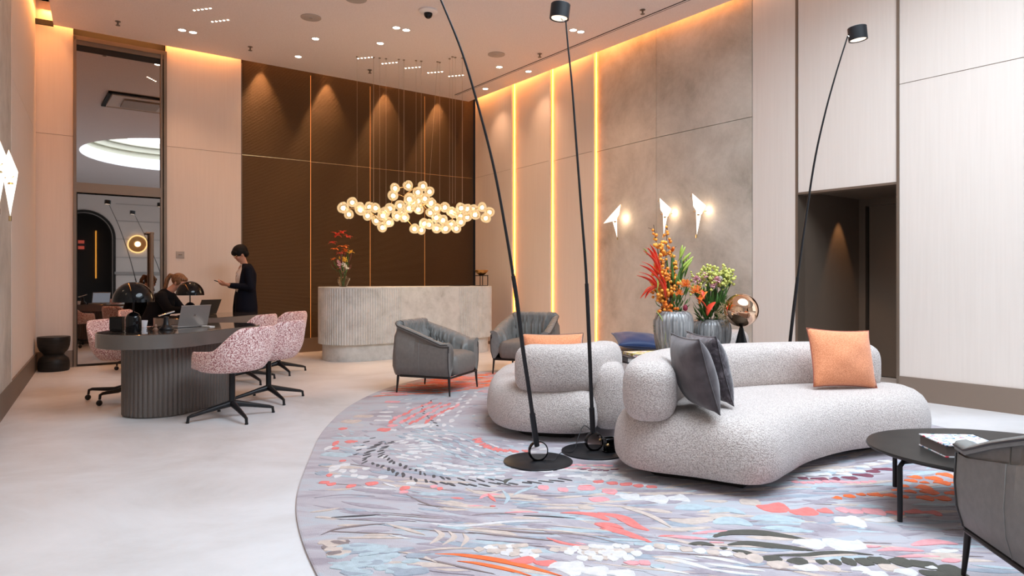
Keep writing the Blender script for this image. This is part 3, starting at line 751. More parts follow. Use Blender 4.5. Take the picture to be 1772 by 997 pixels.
# ---- cushions
def pillow(name, w_, h_, th, m, loc, rot, label, group='loose cushions on the sofas', puck=.07, pipe=None):
    n = 22; mb = MB(); top, bot = [], []
    rn = random.Random(int(w_*1000+loc[0]*77)); ph = [rn.uniform(0,6) for _ in range(6)]
    def pos(i, j, s_):
        x, z = 2*i/n-1, 2*j/n-1
        e = (1-abs(x)**2.2)*(1-abs(z)**2.2); t_ = 0 if e < 1e-6 else .004+(th/2-.004)*e**.58
        wr = .006*math.sin(5*x+ph[0])*math.sin(6*z+ph[1])*max(0,e)
        px = x*w_/2*(1-puck*(1-z*z)*abs(x)**3); pz = z*h_/2*(1-puck*(1-x*x)*abs(z)**3)
        return (px, s_*(t_+wr), pz)
    for s_ in (1, -1):
        o_ = len(mb.v)
        for j in range(n+1):
            for i in range(n+1): mb.v.append(pos(i, j, s_))
        for j in range(n):
            for i in range(n):
                f = [o_+j*(n+1)+i, o_+j*(n+1)+i+1, o_+(j+1)*(n+1)+i+1, o_+(j+1)*(n+1)+i]; mb.f.append(f if s_ < 0 else f[::-1]); mb.m.append(0)
    b = bmesh.new(); me = bpy.data.meshes.new(name); me.from_pydata(mb.v, [], mb.f); b.from_mesh(me); bmesh.ops.remove_doubles(b, verts=b.verts, dist=.0005)
    bmesh.ops.recalc_face_normals(b, faces=b.faces); b.to_mesh(me); b.free(); me.materials.append(m)
    me.polygons.foreach_set('use_smooth', [True]*len(me.polygons))
    o = bpy.data.objects.new(name, me); COL.objects.link(o); o.location = loc; o.rotation_euler = rot; tag(o, label, 'cushion', group)
    E_ = [pos(i,0,1) for i in range(n+1)]+[pos(n,j,1) for j in range(1,n+1)]+[pos(i,n,1) for i in range(n-1,-1,-1)]+[pos(0,j,1) for j in range(n-1,-1,-1)]
    mb = MB(); mb.tube(E_, .0035, 6); q = mb.build('piping', pipe or m, o, smooth=True)
    return o
R_ = math.radians
pillow('cushion', .50, .42, .18, M['orange_fabric'], (2.36, 4.88, .622), (R_(-16), R_(3), R_(10)), 'square orange woven cushion leaning on the large sofa backrest', pipe=mat('orange_piping', (.35,.10,.06), .8))
pillow('cushion', .46, .44, .20, M['grey_velvet'], (1.075, 4.02, .640), (R_(16), R_(0), R_(-84)), 'grey velvet cushion, nearer of the two on the large sofa')
pillow('cushion', .44, .43, .19, M['dark_velvet'], (1.235, 4.27, .638), (R_(15), R_(0), R_(-82)), 'dark crushed-velvet cushion behind the plain grey one')
pillow('cushion', .50, .34, .16, M['orange_fabric'], (.33, 5.46, .585), (R_(-14+180), R_(0), R_(4)), 'orange cushion peeking over the backrest of the sofa seen from behind', pipe=M['piping'])
pillow('cushion', .55, .42, .16, M['navy_fabric'], (1.42, 7.62, .50), (R_(-76), R_(4), R_(4)), 'navy blue satin cushion on the sofa behind the vases')

# ---- round side table between the sofas, with books, vases and copper lamp
t = thing('side_table', 'round black table with a flared dark top between the sofas, holding the vases', 'table', (1.62, 6.30, 0))
mb = MB(); mb.lathe([(.0,.40),(.45,.405),(.72,.452),(.735,.460),(.73,.466),(.66,.462),(0,.460)], 56); mb.build('tabletop', M['black_matt'], t, ang=40)
mb = MB(); mb.lathe([(0,0),(.30,0),(.30,.02),(.10,.05),(.07,.2),(.12,.405),(0,.405)], 40); mb.build('pedestal', M['black_matt'], t, ang=40)
def book(loc, rz, sx, sy, sz, cover, pages, label, name='book', group=None, extra=None):
    t = thing(name, label, 'book', loc, rz, group)
    mb = MB(); mb.box((0,0,.0025), (sx,sy,.005)); mb.box((0,0,sz-.0025), (sx,sy,.005), mi=0); mb.box((-sx/2+.0025,0,sz/2), (.005,sy,sz)); mb.build('cover', cover, t)
    mb = MB(); mb.box((.003,0,sz/2), (sx-.014, sy-.012, sz-.010)); mb.build('pages', pages, t)
    return t
pg = noisy(mat('page_edges', (.5,.45,.42), .8), [(.4,(.42,.38,.35)),(.6,(.62,.57,.54))], 8, 2, vec=(1,1,200))
book((1.14, 6.02, .466), R_(8), .34, .26, .048, mat('dark_cover', (.05,.045,.05), .5), pg, 'dark hardback book on the round table, underneath the floral one')
book((1.17, 6.06, .515), R_(14), .30, .23, .022, noisy(mat('floral_cover', (.7,.6,.4), .5), [(.3,(.16,.22,.08)),(.45,(.75,.55,.12)),(.55,(.8,.75,.68)),(.7,(.7,.2,.2))], 22, 3), pg, 'pale floral book on top of the dark hardback on the round table')
# ---- coffee table and thick patterned book
t = thing('coffee_table', 'low black pebble-shaped coffee table on slim legs at the lower right', 'table', (0,0,0))
PT = outline([(1.86,3.54),(1.92,3.24),(2.15,3.00),(2.5,2.94),(2.85,3.08),(3.02,3.40),(2.95,3.72),(2.62,3.93),(2.26,3.93),(2.0,3.80)], 96)
mb = MB(); mb.loft([[(p.x, p.y, z) for p in offset(PT, d)] for d, z in ((.03,.298),(.004,.309),(0,.316),(.004,.323))]); mb.build('tabletop', M['black_matt'], t, ang=35)
for x, y in ((1.90,3.34),(2.19,3.90),(2.78,3.22),(2.70,3.82)):
    mb = MB(); mb.tube([(x,y,0),(x,y,.268),(x+(2.4-x)*.04,y+(3.48-y)*.04,.290),(x+(2.4-x)*.75,y+(3.48-y)*.75,.293)], .0125, 10); mb.build('leg', M['black'], t, ang=50)
m = mat('patterned_cover', (.8,.8,.85), .45)
co = coords(m); v_ = nd(m, 'ShaderNodeTexVoronoi', i_Scale=75.0); lk(m, co, v_.inputs['Vector']); sp = nd(m, 'ShaderNodeSeparateColor'); lk(m, v_.outputs['Color'], sp.inputs[0])
lk(m, ramp(m, sp.outputs[0], [(0,(.85,.85,.88)),(.42,(.05,.25,.28)),(.52,(.85,.86,.9)),(.68,(.75,.08,.12)),(.76,(.88,.7,.72)),(.9,(.10,.18,.32))], 'CONSTANT'), m.node_tree.nodes['Principled BSDF'].inputs['Base Color'])
book((2.24, 3.41, .323), R_(176), .27, .25, .060, m, mat('grey_pages', (.16,.13,.12), .7), 'thick book with a red and teal patterned cover on the coffee table')
# ---------------------------------------------------------------- leaning arc lamps
def arc_lamp(base, pix, head_px, dz, label, side=1):
    t = thing('arc_floor_lamp', label, 'floor lamp', base, 0, 'tall leaning black floor lamps'); B = Vector(base)
    mb = MB(); mb.lathe([(0,0),(.222,0),(.225,.003),(.225,.009),(.220,.012),(0,.012)], 64); mb.build('base', M['black'], t, ang=40)
    # disc joint: black ring with chrome face
    mb = MB(); mb.lathe([(0,-.02),(.062,-.02),(.066,-.012),(.066,.012),(.062,.02),(0,.02)], 40); mb.xf(Matrix.Translation((0,0,.073)) @ Matrix.Rotation(R_(12), 4, 'Z') @ Matrix.Rotation(PI/2, 4, 'X'))
    j = mb.build('joint', M['black_gloss'], t, ang=40)
    mb = MB(); mb.lathe([(0,.0),(.055,.0),(.055,.004),(0,.004)], 36); mb.xf(Matrix.Translation((.003,-.0215,.078)) @ Matrix.Rotation(R_(12), 4, 'Z') @ Matrix.Rotation(PI/2, 4, 'X')); mb.build('chrome_face', M['chrome'], j, ang=40)
    n = len(pix); P = []
    for k, (px, py) in enumerate(pix):
        # depth slides with height from the base's to the head's
        d = base[1]
        for _ in range(4):
            z = CH-(py-HY)*d/FPX; d = base[1]+dz*min(1, max(0, z/3.05))
        P.append(Vector(((px-CX)/FPX*d, d, z))-B)
    S = spline(P, 6); m_ = len(S)
    top = S[-1]
    mb = MB(); lo = [p for p in S if p.z < .30]; lo = [Vector((0,0,.10))]+lo[1:] if len(lo) > 1 else lo
    q = [Vector((P[0].x, P[0].y, .11))]+[p for p in S if p.z > .16]
    k1 = [p for p in q if p.z < .34]; mb.tube(k1, .019, 14)
    k2 = [p for p in q if .30 < p.z < 1.22]; mb.tube(k2, .0135, 12)
    k3 = [p for p in q if p.z > 1.16]; mb.tube(k3, [.0098-.0050*i/len(k3) for i in range(len(k3))], 10)
    mb.build('pole', M['black'], t, ang=50)
    hx, hy = head_px; d = base[1]+dz; z = CH-(hy-HY)*d/FPX; hc = Vector(((hx-CX)/FPX*d, d, z))-B
    mb = MB(); mb.lathe([(0,-.045),(.058,-.045),(.062,-.050),(.067,-.050),(.067,.047),(.064,.050),(0,.050)], 36)
    mb.xf(Matrix.Translation(hc) @ Matrix.Rotation(R_(6*side), 4, 'Y')); h_ = mb.build('lamp_head', M['black'], t, ang=40)
    mb = MB(); mb.tube([top, top.lerp(hc, .4)+Vector((0,0,-.03)), hc-Vector((0,0,.03))], .006, 8); mb.build('head_joint', M['chrome'], h_, smooth=True)
    mb = MB(); mb.lathe([(0,-.044),(.055,-.044),(.055,-.046),(0,-.046)], 28); mb.xf(Matrix.Translation(hc) @ Matrix.Rotation(R_(6*side), 4, 'Y')); mb.build('lens', mat('lamp_lens', (.8,.7,.6), .4, emit=(1,.8,.6), es=1.2), h_)
    return t
arc_lamp((.170, 4.44, .012), [(929,770),(926,752),(915,672),(905,605),(893,510),(877,410),(856,297),(831,197),(800,92),(763,0),(742,-50)], (733,-66), -.49, 'tall leaning lamp in front, its pole running out of the picture at the top')
arc_lamp((.566, 4.70, .012), [(1027,764),(1026,748),(1023,680),(1020,600),(1014,470),(1006,365),(998,258),(990,150),(983,80),(979,35)], (969,20), -.02, 'tall leaning lamp with black drum head, standing between the two bouclé sofas')
arc_lamp((2.32, 5.78, .0), [(1360,745),(1362,700),(1365,620),(1367,596),(1374,535),(1384,455),(1396,370),(1411,275),(1429,195),(1447,130),(1467,66)], (1484,62), -.61, 'tall leaning lamp rising behind the large sofa in front of the dark niche', -1)
pp = []
for z in (.16,.5,1.0,1.6,2.2,2.7,2.98): d = 2.75-.38*z/3.05; x = 2.80-1.03*(z/3.05)**1.6; pp.append((CX+FPX*x/d, HY+(CH-z)*FPX/d))
arc_lamp((2.80, 2.75, .0165), pp, (CX+FPX*1.74/2.37, HY-1.85*FPX/2.37), -.38, 'tall leaning lamp seen only as the right-hand reflection in the mirror door')
mb = MB(); a, b_ = Vector((.23,4.40,.030)), Vector((.43,4.78,.075))
mb.tube(spline([(.20,4.42,.03),(.27,4.40,.032),(.30,4.46,.05),(.34,4.58,.04),(.42,4.66,.03),(.47,4.80,.10),(.52,4.86,.16),(.60,4.86,.08)], 8), .0028, 6)
tag(mb.build('power_cable', M['black'], smooth=True), 'thin black cable looping between the bases of the two leaning lamps', 'cable')
t = thing('power_adapter', 'black floor switch box by the second lamp base, tucked against the large sofa', 'adapter', (.665, 4.66, .02), R_(20))
mb = MB(); mb.box((0,0,.05), (.09,.07,.10), bev=.012); mb.build('housing', M['black_gloss'], t, ang=40); mb = MB(); mb.ball((-.03,-.036,.06), .012, 10, 8); mb.build('knob', M['brass'], t, smooth=True)

# ---------------------------------------------------------------- globe chandelier
GL = [(143,410,.6),(236,355,.5),(200,475,.5),(320,430,.6),(305,400,.45),(410,400,.5),(470,410,.45),(392,490,.5),(480,540,.5),(565,455,.55),(620,415,.5),(540,610,.5),(605,560,.52),(545,490,.5),
 (670,208,.48),(650,285,.6),(805,185,.5),(955,188,.48),(903,250,.5),(1022,245,.5),(820,320,.6),(850,350,.4),(720,385,.5),(908,340,.45),(975,315,.45),(1040,360,.5),(812,412,.5),(910,425,.5),(690,495,.5),(735,470,.45),(768,508,.48),
 (1030,460,.45),(1095,415,.45),(1180,405,.46),(1245,450,.42),(1270,465,.5),(1345,412,.48),(1410,420,.42),(1470,425,.48),(1490,480,.45),(1410,505,.42),(1340,495,.42),(1560,405,.45),(1635,455,.5),(1600,515,.46),(1345,555,.44),
 (1095,510,.48),(1160,535,.55),(970,570,.45),(1015,580,.5),(868,625,.46),(938,637,.44),(1095,620,.44),(1190,620,.6),(1245,580,.45),(1295,620,.46)]
t = thing('globe_chandelier', 'brass chandelier with dozens of glowing glass globes hanging over the reception counter', 'chandelier', (-1.45, 10.6, 2.2), 0)
B = Vector((-1.45, 10.6, 2.2))
gm = bpy.data.materials.new('blown_glass'); gm.use_nodes = True; nt = gm.node_tree; nt.nodes.clear()
out = nd(gm, 'ShaderNodeOutputMaterial'); tr = nd(gm, 'ShaderNodeBsdfTransparent'); tr.inputs[0].default_value = (1,.90,.74,1)
gs = nd(gm, 'ShaderNodeBsdfGlossy'); gs.inputs['Roughness'].default_value = .08; em = nd(gm, 'ShaderNodeEmission'); em.inputs[0].default_value = (1,.70,.38,1); em.inputs[1].default_value = 1.25
tl = nd(gm, 'ShaderNodeMixShader'); tl.inputs[0].default_value = .5; lk(gm, gs.outputs[0], tl.inputs[1]); lk(gm, em.outputs[0], tl.inputs[2])
mx = nd(gm, 'ShaderNodeMixShader'); nz = nd(gm, 'ShaderNodeTexNoise', i_Scale=18.0, i_Detail=2.0)
fr = nd(gm, 'ShaderNodeFresnel', i_IOR=1.5); ad = nd(gm, 'ShaderNodeMath', operation='MULTIPLY_ADD', use_clamp=True); lk(gm, nz.outputs[0], ad.inputs[0]); ad.inputs[1].default_value = .62; lk(gm, fr.outputs[0], ad.inputs[2])
lk(gm, ad.outputs[0], mx.inputs[0]); lk(gm, tr.outputs[0], mx.inputs[1]); lk(gm, tl.outputs[0], mx.inputs[2]); lk(gm, mx.outputs[0], out.inputs[0])
bulb_m = mat('warm_bulb', (1,.9,.7), .4, emit=(1,.80,.50), es=4.5)
rn = random.Random(9); variants = []
for k in range(4):
    ph = rn.uniform(0, 6)
    mb = MB(); mb.ball((0,0,0), 1, 20, 14, f=lambda d: 1+.09*math.sin(2*math.atan2(d.y,d.x)+ph)*math.sin(2*d.z+ph)-.10*(d.z > .6)*(d.z-.6))
    g_ = mb.build('globe', gm, t, smooth=True); mb = MB(); mb.ball((0,0,-.1), .42, 12, 8); b2 = mb.build('bulb', bulb_m, g_, smooth=True); variants.append((g_, b2))
gp = []
for i, (cx_, cy_, r) in enumerate(GL):
    px, py = 570+cx_*.1693, 290+cy_*.1693; d = 10.6+rn.uniform(-.32, .32)
    p = Vector(((px-CX)/FPX*d, d, CH-(py-HY)*d/FPX))-B; gp.append((p, r))
for i, (p, r) in enumerate(gp):
    if i < 4: g_, b2 = variants[i]
    else:
        g0, b0 = variants[i % 4]; g_ = g0.copy(); COL.objects.link(g_); g_.parent = t; b2 = b0.copy(); COL.objects.link(b2); b2.parent = g_
    s_ = .050+.062*r; g_.location = p; g_.scale = (s_,)*3; g_.rotation_euler = (rn.uniform(-.6,.6), rn.uniform(-.6,.6), rn.uniform(0,6))
mb = MB(); done = [0]; rest = list(range(1, len(gp)))
while rest:                                        # brass stems join every globe to its nearest neighbour
    best = min(((gp[i][0]-gp[j][0]).length, i, j) for i in done for j in rest); _, i, j = best
    a, b_ = gp[i][0], gp[j][0]; mid = (a+b_)/2+Vector((0, 0, rn.uniform(-.03,.03)))
    mb.tube([a, mid, b_], .0065, 6); done.append(j); rest.remove(j)
for (x0,y0,x1,y1,bx,by) in ((700,275,765,300,730,285),(760,360,880,205,775,280),(930,395,1010,385,965,372),(1065,490,1060,570,1055,530),(430,455,560,560,495,530)):
    Q = []
    for cx_, cy_ in ((x0,y0),(bx,by),(x1,y1)):
        px, py = 570+cx_*.1693, 290+cy_*.1693; Q.append(Vector(((px-CX)/FPX*10.5, 10.5, CH-(py-HY)*10.5/FPX))-B)
    mb.tube(spline(Q, 5), .008, 6)
mb.build('brass_frame', M['brass'], t, smooth=True)
for k, (px, py, top) in enumerate(((618,345,None),(646.5,350,None),(657,362,None),(668,372,None),(690,330,None),(699,336,.3),(720,320,None),(729,320,None),(741,350,757),(761,356,None),(783,352,None),(788,352,None),(800,352,None),(778,352,None))):
    d = 10.45+.03*k % .3; x = (px-CX)/FPX*d; z = CH-(py-HY)*d/FPX; xt = x if not top or top < 1 else (top-CX)/FPX*d
    mb = MB(); mb.tube([(x-B.x, d-B.y, z-B.z), (xt-B.x, d-B.y, H-B.z-.002)], .0016 if k not in (1,5,12) else .0030, 5); mb.lathe([(.018,-.012),(.018,0)], 10, c=(xt-B.x, d-B.y, H-B.z-.001))
    mb.build('suspension_wire', mat('wire', (.45,.36,.28), .4, .6) if k == 0 else bpy.data.materials['wire'], t)
pl = bpy.data.lights.new('chandelier_glow', 'POINT'); pl.energy = 38; pl.color = (1,.72,.42); pl.shadow_soft_size = .5
o = bpy.data.objects.new('chandelier_glow', pl); COL.objects.link(o); o.location = (-1.45, 10.3, 2.0)

# ---------------------------------------------------------------- paper bird wall lamps
paper = mat('lit_paper', (1,.95,.88), .6, emit=(1,.90,.76), es=1.35)
def bird(loc, rz, flip, label, sc=1.0, wing=False):
    t = thing('bird_wall_lamp', label, 'wall lamp', loc, rz, 'white paper bird wall lamps'); f = -1 if flip else 1
    # local: x right, y to the wall, z up. facets either side of a central fold
    def P(x, z, y=0): return (x*f*sc, y*sc, z*sc)
    mb = MB()
    head, neck, sh, br, waist, tail = (-.085,.26), (-.06,.20), (.085,.09), (-.045,.05), (.03,.02), (-.03,-.24)
    V = [P(-.09,.275), P(-.055,.10,-.055), P(.085,.11), P(-.035,.055,-.02), P(.035,.01,-.03), P(-.030,-.25), P(.015,.12,.06), P(.0,-.02,.04), P(-.065,.12)]
    F = [(0,8,1),(0,1,2),(0,2,6),(0,6,8),(8,3,1),(1,3,4),(1,4,2),(2,4,7),(2,7,6),(3,5,4),(4,5,7),(3,8,6),(3,6,7),(3,7,5)]
    if wing: V += [P(.20,-.02,-.02), P(.06,.10,-.05), P(.09,.02,-.01)]; F += [(2,9,1),(1,9,4),(2,4,9)]
    mb.add(V, F); b = mb.build('paper_body', paper, t)
    mb = MB(); mb.tube([P(-.092,.272), P(-.115,.225)], .0035, 5); mb.tube([P(-.035,-.245), P(-.037,-.285)], .010*sc, 6); mb.build('beak_and_tail_tip', M['brass'], t)
    mb = MB(); mb.tube([P(-.07,.045,-.02), P(.02,.04,.0), P(.10,.045,.0)], .0045, 6); mb.tube([P(.02,.04,0), P(.02,.04,.115)], .005, 6); mb.lathe([(.03,-.008),(.03,.008)], 16, c=(0,0,0)); 
    mb.build('perch', M['brass'], t)
    pl = bpy.data.lights.new('bird_bulb', 'POINT'); pl.energy = 1.2; pl.color = (1,.74,.48); pl.shadow_soft_size = .03
    o = bpy.data.objects.new('bird_bulb', pl); COL.objects.link(o); o.location = Vector(loc)+Matrix.Rotation(rz, 3, 'Z') @ Vector((.09*1*sc, .075*sc, .06*sc))
    return t
def wall_r(px, py, off):        # on the right wall, off in front of it
    u0 = -.10+off; o_ = CR+EU*u0; r = Vector(((px-CX)/FPX, 1))
    s_ = (o_.x-r.x*o_.y)/(r.x*EV.y-EV.x) ; p = o_+EV*s_; return Vector((p.x, p.y, CH-(py-HY)*p.y/FPX))
RW = math.atan2(EV.y, EV.x)     # right wall heading
bird(wall_r(1065, 384, .12), RW+.35, True, 'paper bird lamp turned the other way, leftmost of three on the concrete wall', .92, True)
bird(wall_r(1152, 376, .12), RW+.35, False, 'paper bird lamp in the middle of three on the concrete wall, above the berries', .96)
bird(wall_r(1210, 372, .12), RW+.35, False, 'paper bird lamp on the right of the three on the concrete wall', 1.03)
def wall_l(px, py, off):
    o_ = LW+NL*off; r = Vector(((px-CX)/FPX, 1)); s_ = (o_.x-r.x*o_.y)/(r.x*EL.y-EL.x); p = o_+EL*s_
    return Vector((p.x, p.y, CH-(py-HY)*p.y/FPX))
RL = math.atan2(-EL.y, -EL.x)
bird(wall_l(19, 318, .12), RL+.25, True, 'paper bird lamp on the left wall, the one wholly in view', 1.05)
bird(wall_l(-1, 298, .12), RL+.25, True, 'paper bird lamp on the left wall, cut by the picture edge', 1.05)

# ---------------------------------------------------------------- ribbed vases
vm = noisy(mat('ribbed_grey_glass', (.3,.3,.3), .22, spec=.6, coat=.3), [(.3,(.13,.13,.135)),(.5,(.27,.265,.265)),(.68,(.48,.465,.45))], 5, 5, vec=(9,9,.6), dist=.3)
def vase(loc, prof, label, nr=34):
    mb = MB(); n = nr*6; R = []
    for r, z in prof:
        R.append([((r*(1+(.030*(abs(math.sin(nr*PI*i/n)))-.015)))*math.cos(2*PI*i/n), (r*(1+(.030*(abs(math.sin(nr*PI*i/n)))-.015)))*math.sin(2*PI*i/n), z) for i in range(n)])
    mb.loft(R, cap=False); k = len(R)-1
    mb.f.append([i for i in range(n)][::-1]); mb.m.append(0)
    o = mb.build('ribbed_vase', vm, ang=60, fix=False); o.location = loc; tag(o, label, 'vase', 'ribbed grey glass vases'); return o
V1 = Vector((1.485, 6.28, .467)); V2 = Vector((1.885, 6.48, .467))
vase(V1, [(.10,0),(.135,.01),(.155,.08),(.172,.18),(.180,.27),(.180,.33),(.168,.385),(.145,.415),(.120,.428),(.108,.425),(.105,.38),(.14,.2)], 'taller ribbed grey glass vase, holding the orange berry branches')
vase(V2, [(.10,0),(.14,.01),(.165,.07),(.185,.15),(.192,.23),(.186,.29),(.165,.325),(.135,.342),(.122,.34),(.115,.30),(.15,.15)], 'shorter ribbed grey glass vase, holding the green and pink bouquet')
# ---- bouquets
leaf_m = noisy(mat('leaf_green', (.06,.16,.03), .5), [(.3,(.035,.10,.02)),(.7,(.10,.23,.045))], 12)
lime_m = mat('lime_bud', (.42,.55,.10), .5); lime2 = mat('yellow_green_flower', (.62,.62,.16), .6); twig_m = mat('twig', (.055,.03,.02), .8)
berry_m = noisy(mat('orange_berry', (.9,.33,.03), .3), [(.4,(.85,.20,.02)),(.6,(.95,.45,.06))], 6); red_m = mat('red_bract', (.80,.07,.035), .4); or_m = mat('orange_petal', (.88,.22,.03), .5)
pink_m = mat('pink_carnation', (.80,.42,.45), .7); wht_m = mat('cream_flower', (.8,.74,.62), .7); yel_m = mat('yellow_petal', (.85,.48,.05), .5)
def petal(mb, a, b, w_, n=5, up=Vector((0,0,1)), curl=.15, fold=.25, mi=None):
    a, b = Vector(a), Vector(b); d = b-a; L = d.length; s_ = d.cross(up)
    if s_.length < 1e-4: s_ = Vector((1,0,0))
    s_.normalize(); nn = s_.cross(d.normalized()); vs = []; fs = []
    for i in range(n+1):
        t_ = i/n; ww = w_*math.sin(PI*min(1, (t_*.92+.06)))**.8*(1-.2*t_); c = a+d*t_+nn*curl*L*math.sin(PI*t_)
        vs += [c-s_*ww+nn*ww*fold, c, c+s_*ww+nn*ww*fold]
    for i in range(n):
        k = i*3; fs += [(k,k+1,k+4,k+3),(k+1,k+2,k+5,k+4)]
    mb.add(vs, fs, mi)
def solid(o, th=.002):
    md = o.modifiers.new('solid', 'SOLIDIFY'); md.thickness = th; md.offset = 0; return o
def pick(px, py, d): return Vector(((px-CX)/FPX*d, d, CH-(py-HY)*d/FPX))
def bouquet(org, label):
    return thing('flower_bouquet', label, 'flowers', org, 0)
b1 = bouquet(V1+Vector((0,0,.30)), 'tall bouquet of orange berry branches, red bracts and green lily buds in the taller vase'); O = V1+Vector((0,0,.30))
rn = random.Random(21)
for (tx, ty, dd, lo) in ((1131,392,0,430),(1155,392,.05,430),(1142,425,-.10,440),(1163,430,.10,450),(1135,455,-.02,455),(1150,470,-.12,470),(1168,465,.0,480),(1128,490,.06,500)):
    top = pick(tx, ty, 6.28+dd)-O; base = Vector((rn.uniform(-.05,.05), rn.uniform(-.05,.05), -.10)); Q = spline([base, base.lerp(top,.5)+Vector((rn.uniform(-.03,.03), rn.uniform(-.03,.03), 0)), top], 7)
    mb = MB(); mb.tube(Q, [.0055-.003*i/len(Q) for i in range(len(Q))], 6)
    for k in range(4, len(Q), 3):
        e = Q[k]+Vector((rn.uniform(-.06,.06), rn.uniform(-.05,.05), rn.uniform(.01,.05))); mb.tube([Q[k], e], .002, 5)
    for k in range(44 if ty > 400 else 46):
        t_ = rn.uniform(.36, 1) if ty > 400 else (rn.uniform(.36,.86) if rn.random() < .88 else rn.uniform(.86,.97))
        q0 = Q[min(len(Q)-1, int(t_*(len(Q)-1)))]; sp_ = .036 if t_ < .86 else .015
        c = q0+Vector((rn.gauss(0,sp_), rn.gauss(0,sp_), rn.uniform(-.03,.03))); mb.tube([q0, c], .0014, 4); mb.ball(c, rn.uniform(.0125,.0175), 9, 6, mi=1)
    mb.build('berry_branch', [twig_m, berry_m], b1, smooth=True)
for (ax, ay, bx, by, w_) in ((1142,498,1108,520,.018),(1140,505,1102,480,.022),(1140,490,1107,462,.020),(1143,478,1113,437,.016),(1138,500,1116,520,.015),(1136,470,1121,432,.018),(1152,520,1126,472,.018)):
    mb = MB(); a = pick(ax, ay, 6.18)-O; b = pick(bx, by, 6.12)-O; petal(mb, a, b, w_*1.6, 7, fold=.5, curl=.08); petal(mb, a, b+Vector((.02,0,.03)), w_*1.1, 7, curl=.16)
    solid(mb.build('heliconia_bract', red_m, b1, smooth=True)); 
mb = MB()
for (ax, ay, bx, by) in ((1138,515,1128,490),(1120,445,1112,433),(1135,540,1150,600),(1128,465,1137,510)): petal(mb, pick(ax,ay,6.2)-O, pick(bx,by,6.15)-O, .010)
solid(mb.build('green_tip', lime_m, b1, smooth=True))
for (ax, ay, bx, by) in ((1176,470,1200,447),(1178,458,1196,440),(1176,450,1181,427),(1174,455,1186,430),(1180,475,1198,452),(1170,480,1182,500)):
    mb = MB(); a = pick(ax,ay,6.25)-O; b = pick(bx,by,6.22)-O; Q = [a.lerp(b,k/6) for k in range(7)]; mb.tube(Q, [.003,.007,.011,.013,.012,.008,.002], 8)
    mb.build('lily_bud', lime_m, b1, smooth=True)
for k in range(110):
    mb = MB() if k % 10 == 0 else mb
    ang = rn.uniform(-.6, 1.0); bx, by = rn.uniform(1150,1196), rn.uniform(440,560)
    if k % 3 == 0: bx, by = rn.uniform(1125,1180), rn.uniform(520,585)
    b = pick(bx, by, 6.28+rn.uniform(-.12,.14))-O; a = b*.72+Vector((0,0,.0)); petal(mb, a, b, rn.uniform(.010,.018), 5, curl=rn.uniform(-.2,.2))
    if k % 10 == 9: solid(mb.build('foliage', leaf_m, b1, smooth=True), .001)
for k in range(10):
    mb = MB(); px = 1150+k*3; mb.tube([pick(px, 590, 6.28)-O, pick(px+rn.uniform(-4,6), 500, 6.3+rn.uniform(-.05,.05))-O], .004, 5); mb.build('stem', leaf_m, b1)
for (px, py, r) in ((1186,497,.05),(1205,508,.055),(1176,512,.035)):
    mb = MB(); c = pick(px, py, 6.12)-O
    for k in range(90):
        d_ = Vector((rn.gauss(0,1), rn.gauss(0,1), rn.gauss(0,1))).normalized()
        if d_.z < -.5: continue
        mb.tube([c, c+d_*r*.8, c+d_*r+Vector((0,0,r*.15))], [.0016,.0018,.003], 4)
    mb.build('pincushion_flower', or_m, b1)
b2 = bouquet(V2+Vector((0,0,.24)), 'round bouquet of yellow-green blooms, pink carnations and red anthuriums in the shorter vase'); O = V2+Vector((0,0,.24))
for q in range(8):
    mb = MB(); cxp, cyp = [(1212,482),(1226,474),(1240,478),(1252,474),(1262,484),(1232,490),(1250,492),(1206,500)][q]
    hub = pick(cxp, cyp+16, 6.45)-O; mb.tube([hub, hub*.3], .004, 5)
    for k in range(40):
        c = pick(cxp+rn.gauss(0,7), cyp+rn.gauss(0,6), 6.45+rn.uniform(-.14,.14))-O; mb.tube([c, hub], .0012, 4); mb.ball(c, rn.uniform(.010,.015), 7, 5, mi=1)
    mb.build('blossom_cluster', [leaf_m, lime2], b2, smooth=True)
for (px, py, r, mm) in ((1240,489,.045,pink_m),(1205,488,.046,pink_m),(1220,480,.034,pink_m),(1233,498,.03,pink_m),(1246,486,.03,wht_m)):
    mb = MB(); c = pick(px, py, 6.34)-O
    for k in range(46):
        d_ = Vector((rn.gauss(0,1), rn.gauss(0,1)-.4, rn.gauss(0,1)+.4)).normalized(); petal(mb, c+d_*r*.3, c+d_*r, r*.32, 3, curl=.2)
    solid(mb.build('carnation', mm, b2, smooth=True), .001)
for (ax, ay, bx, by, w_) in ((1238,526,1224,550,.045),(1224,508,1210,530,.040),(1203,518,1224,540,.036),(1214,505,1218,522,.02)):
    mb = MB(); petal(mb, pick(ax,ay,6.3)-O, pick(bx,by,6.26)-O, w_, 7, fold=.3, curl=.1); solid(mb.build('anthurium', red_m if bx > 1215 else or_m, b2, smooth=True))
for k in range(130):
    mb = MB() if k % 10 == 0 else mb
    b = pick(rn.uniform(1198,1264), rn.uniform(492,558), 6.45+rn.uniform(-.16,.14))-O; petal(mb, b*.6, b, rn.uniform(.010,.02), 5, curl=rn.uniform(-.2,.2))
    if k % 10 == 9: solid(mb.build('foliage', leaf_m, b2, smooth=True), .001)
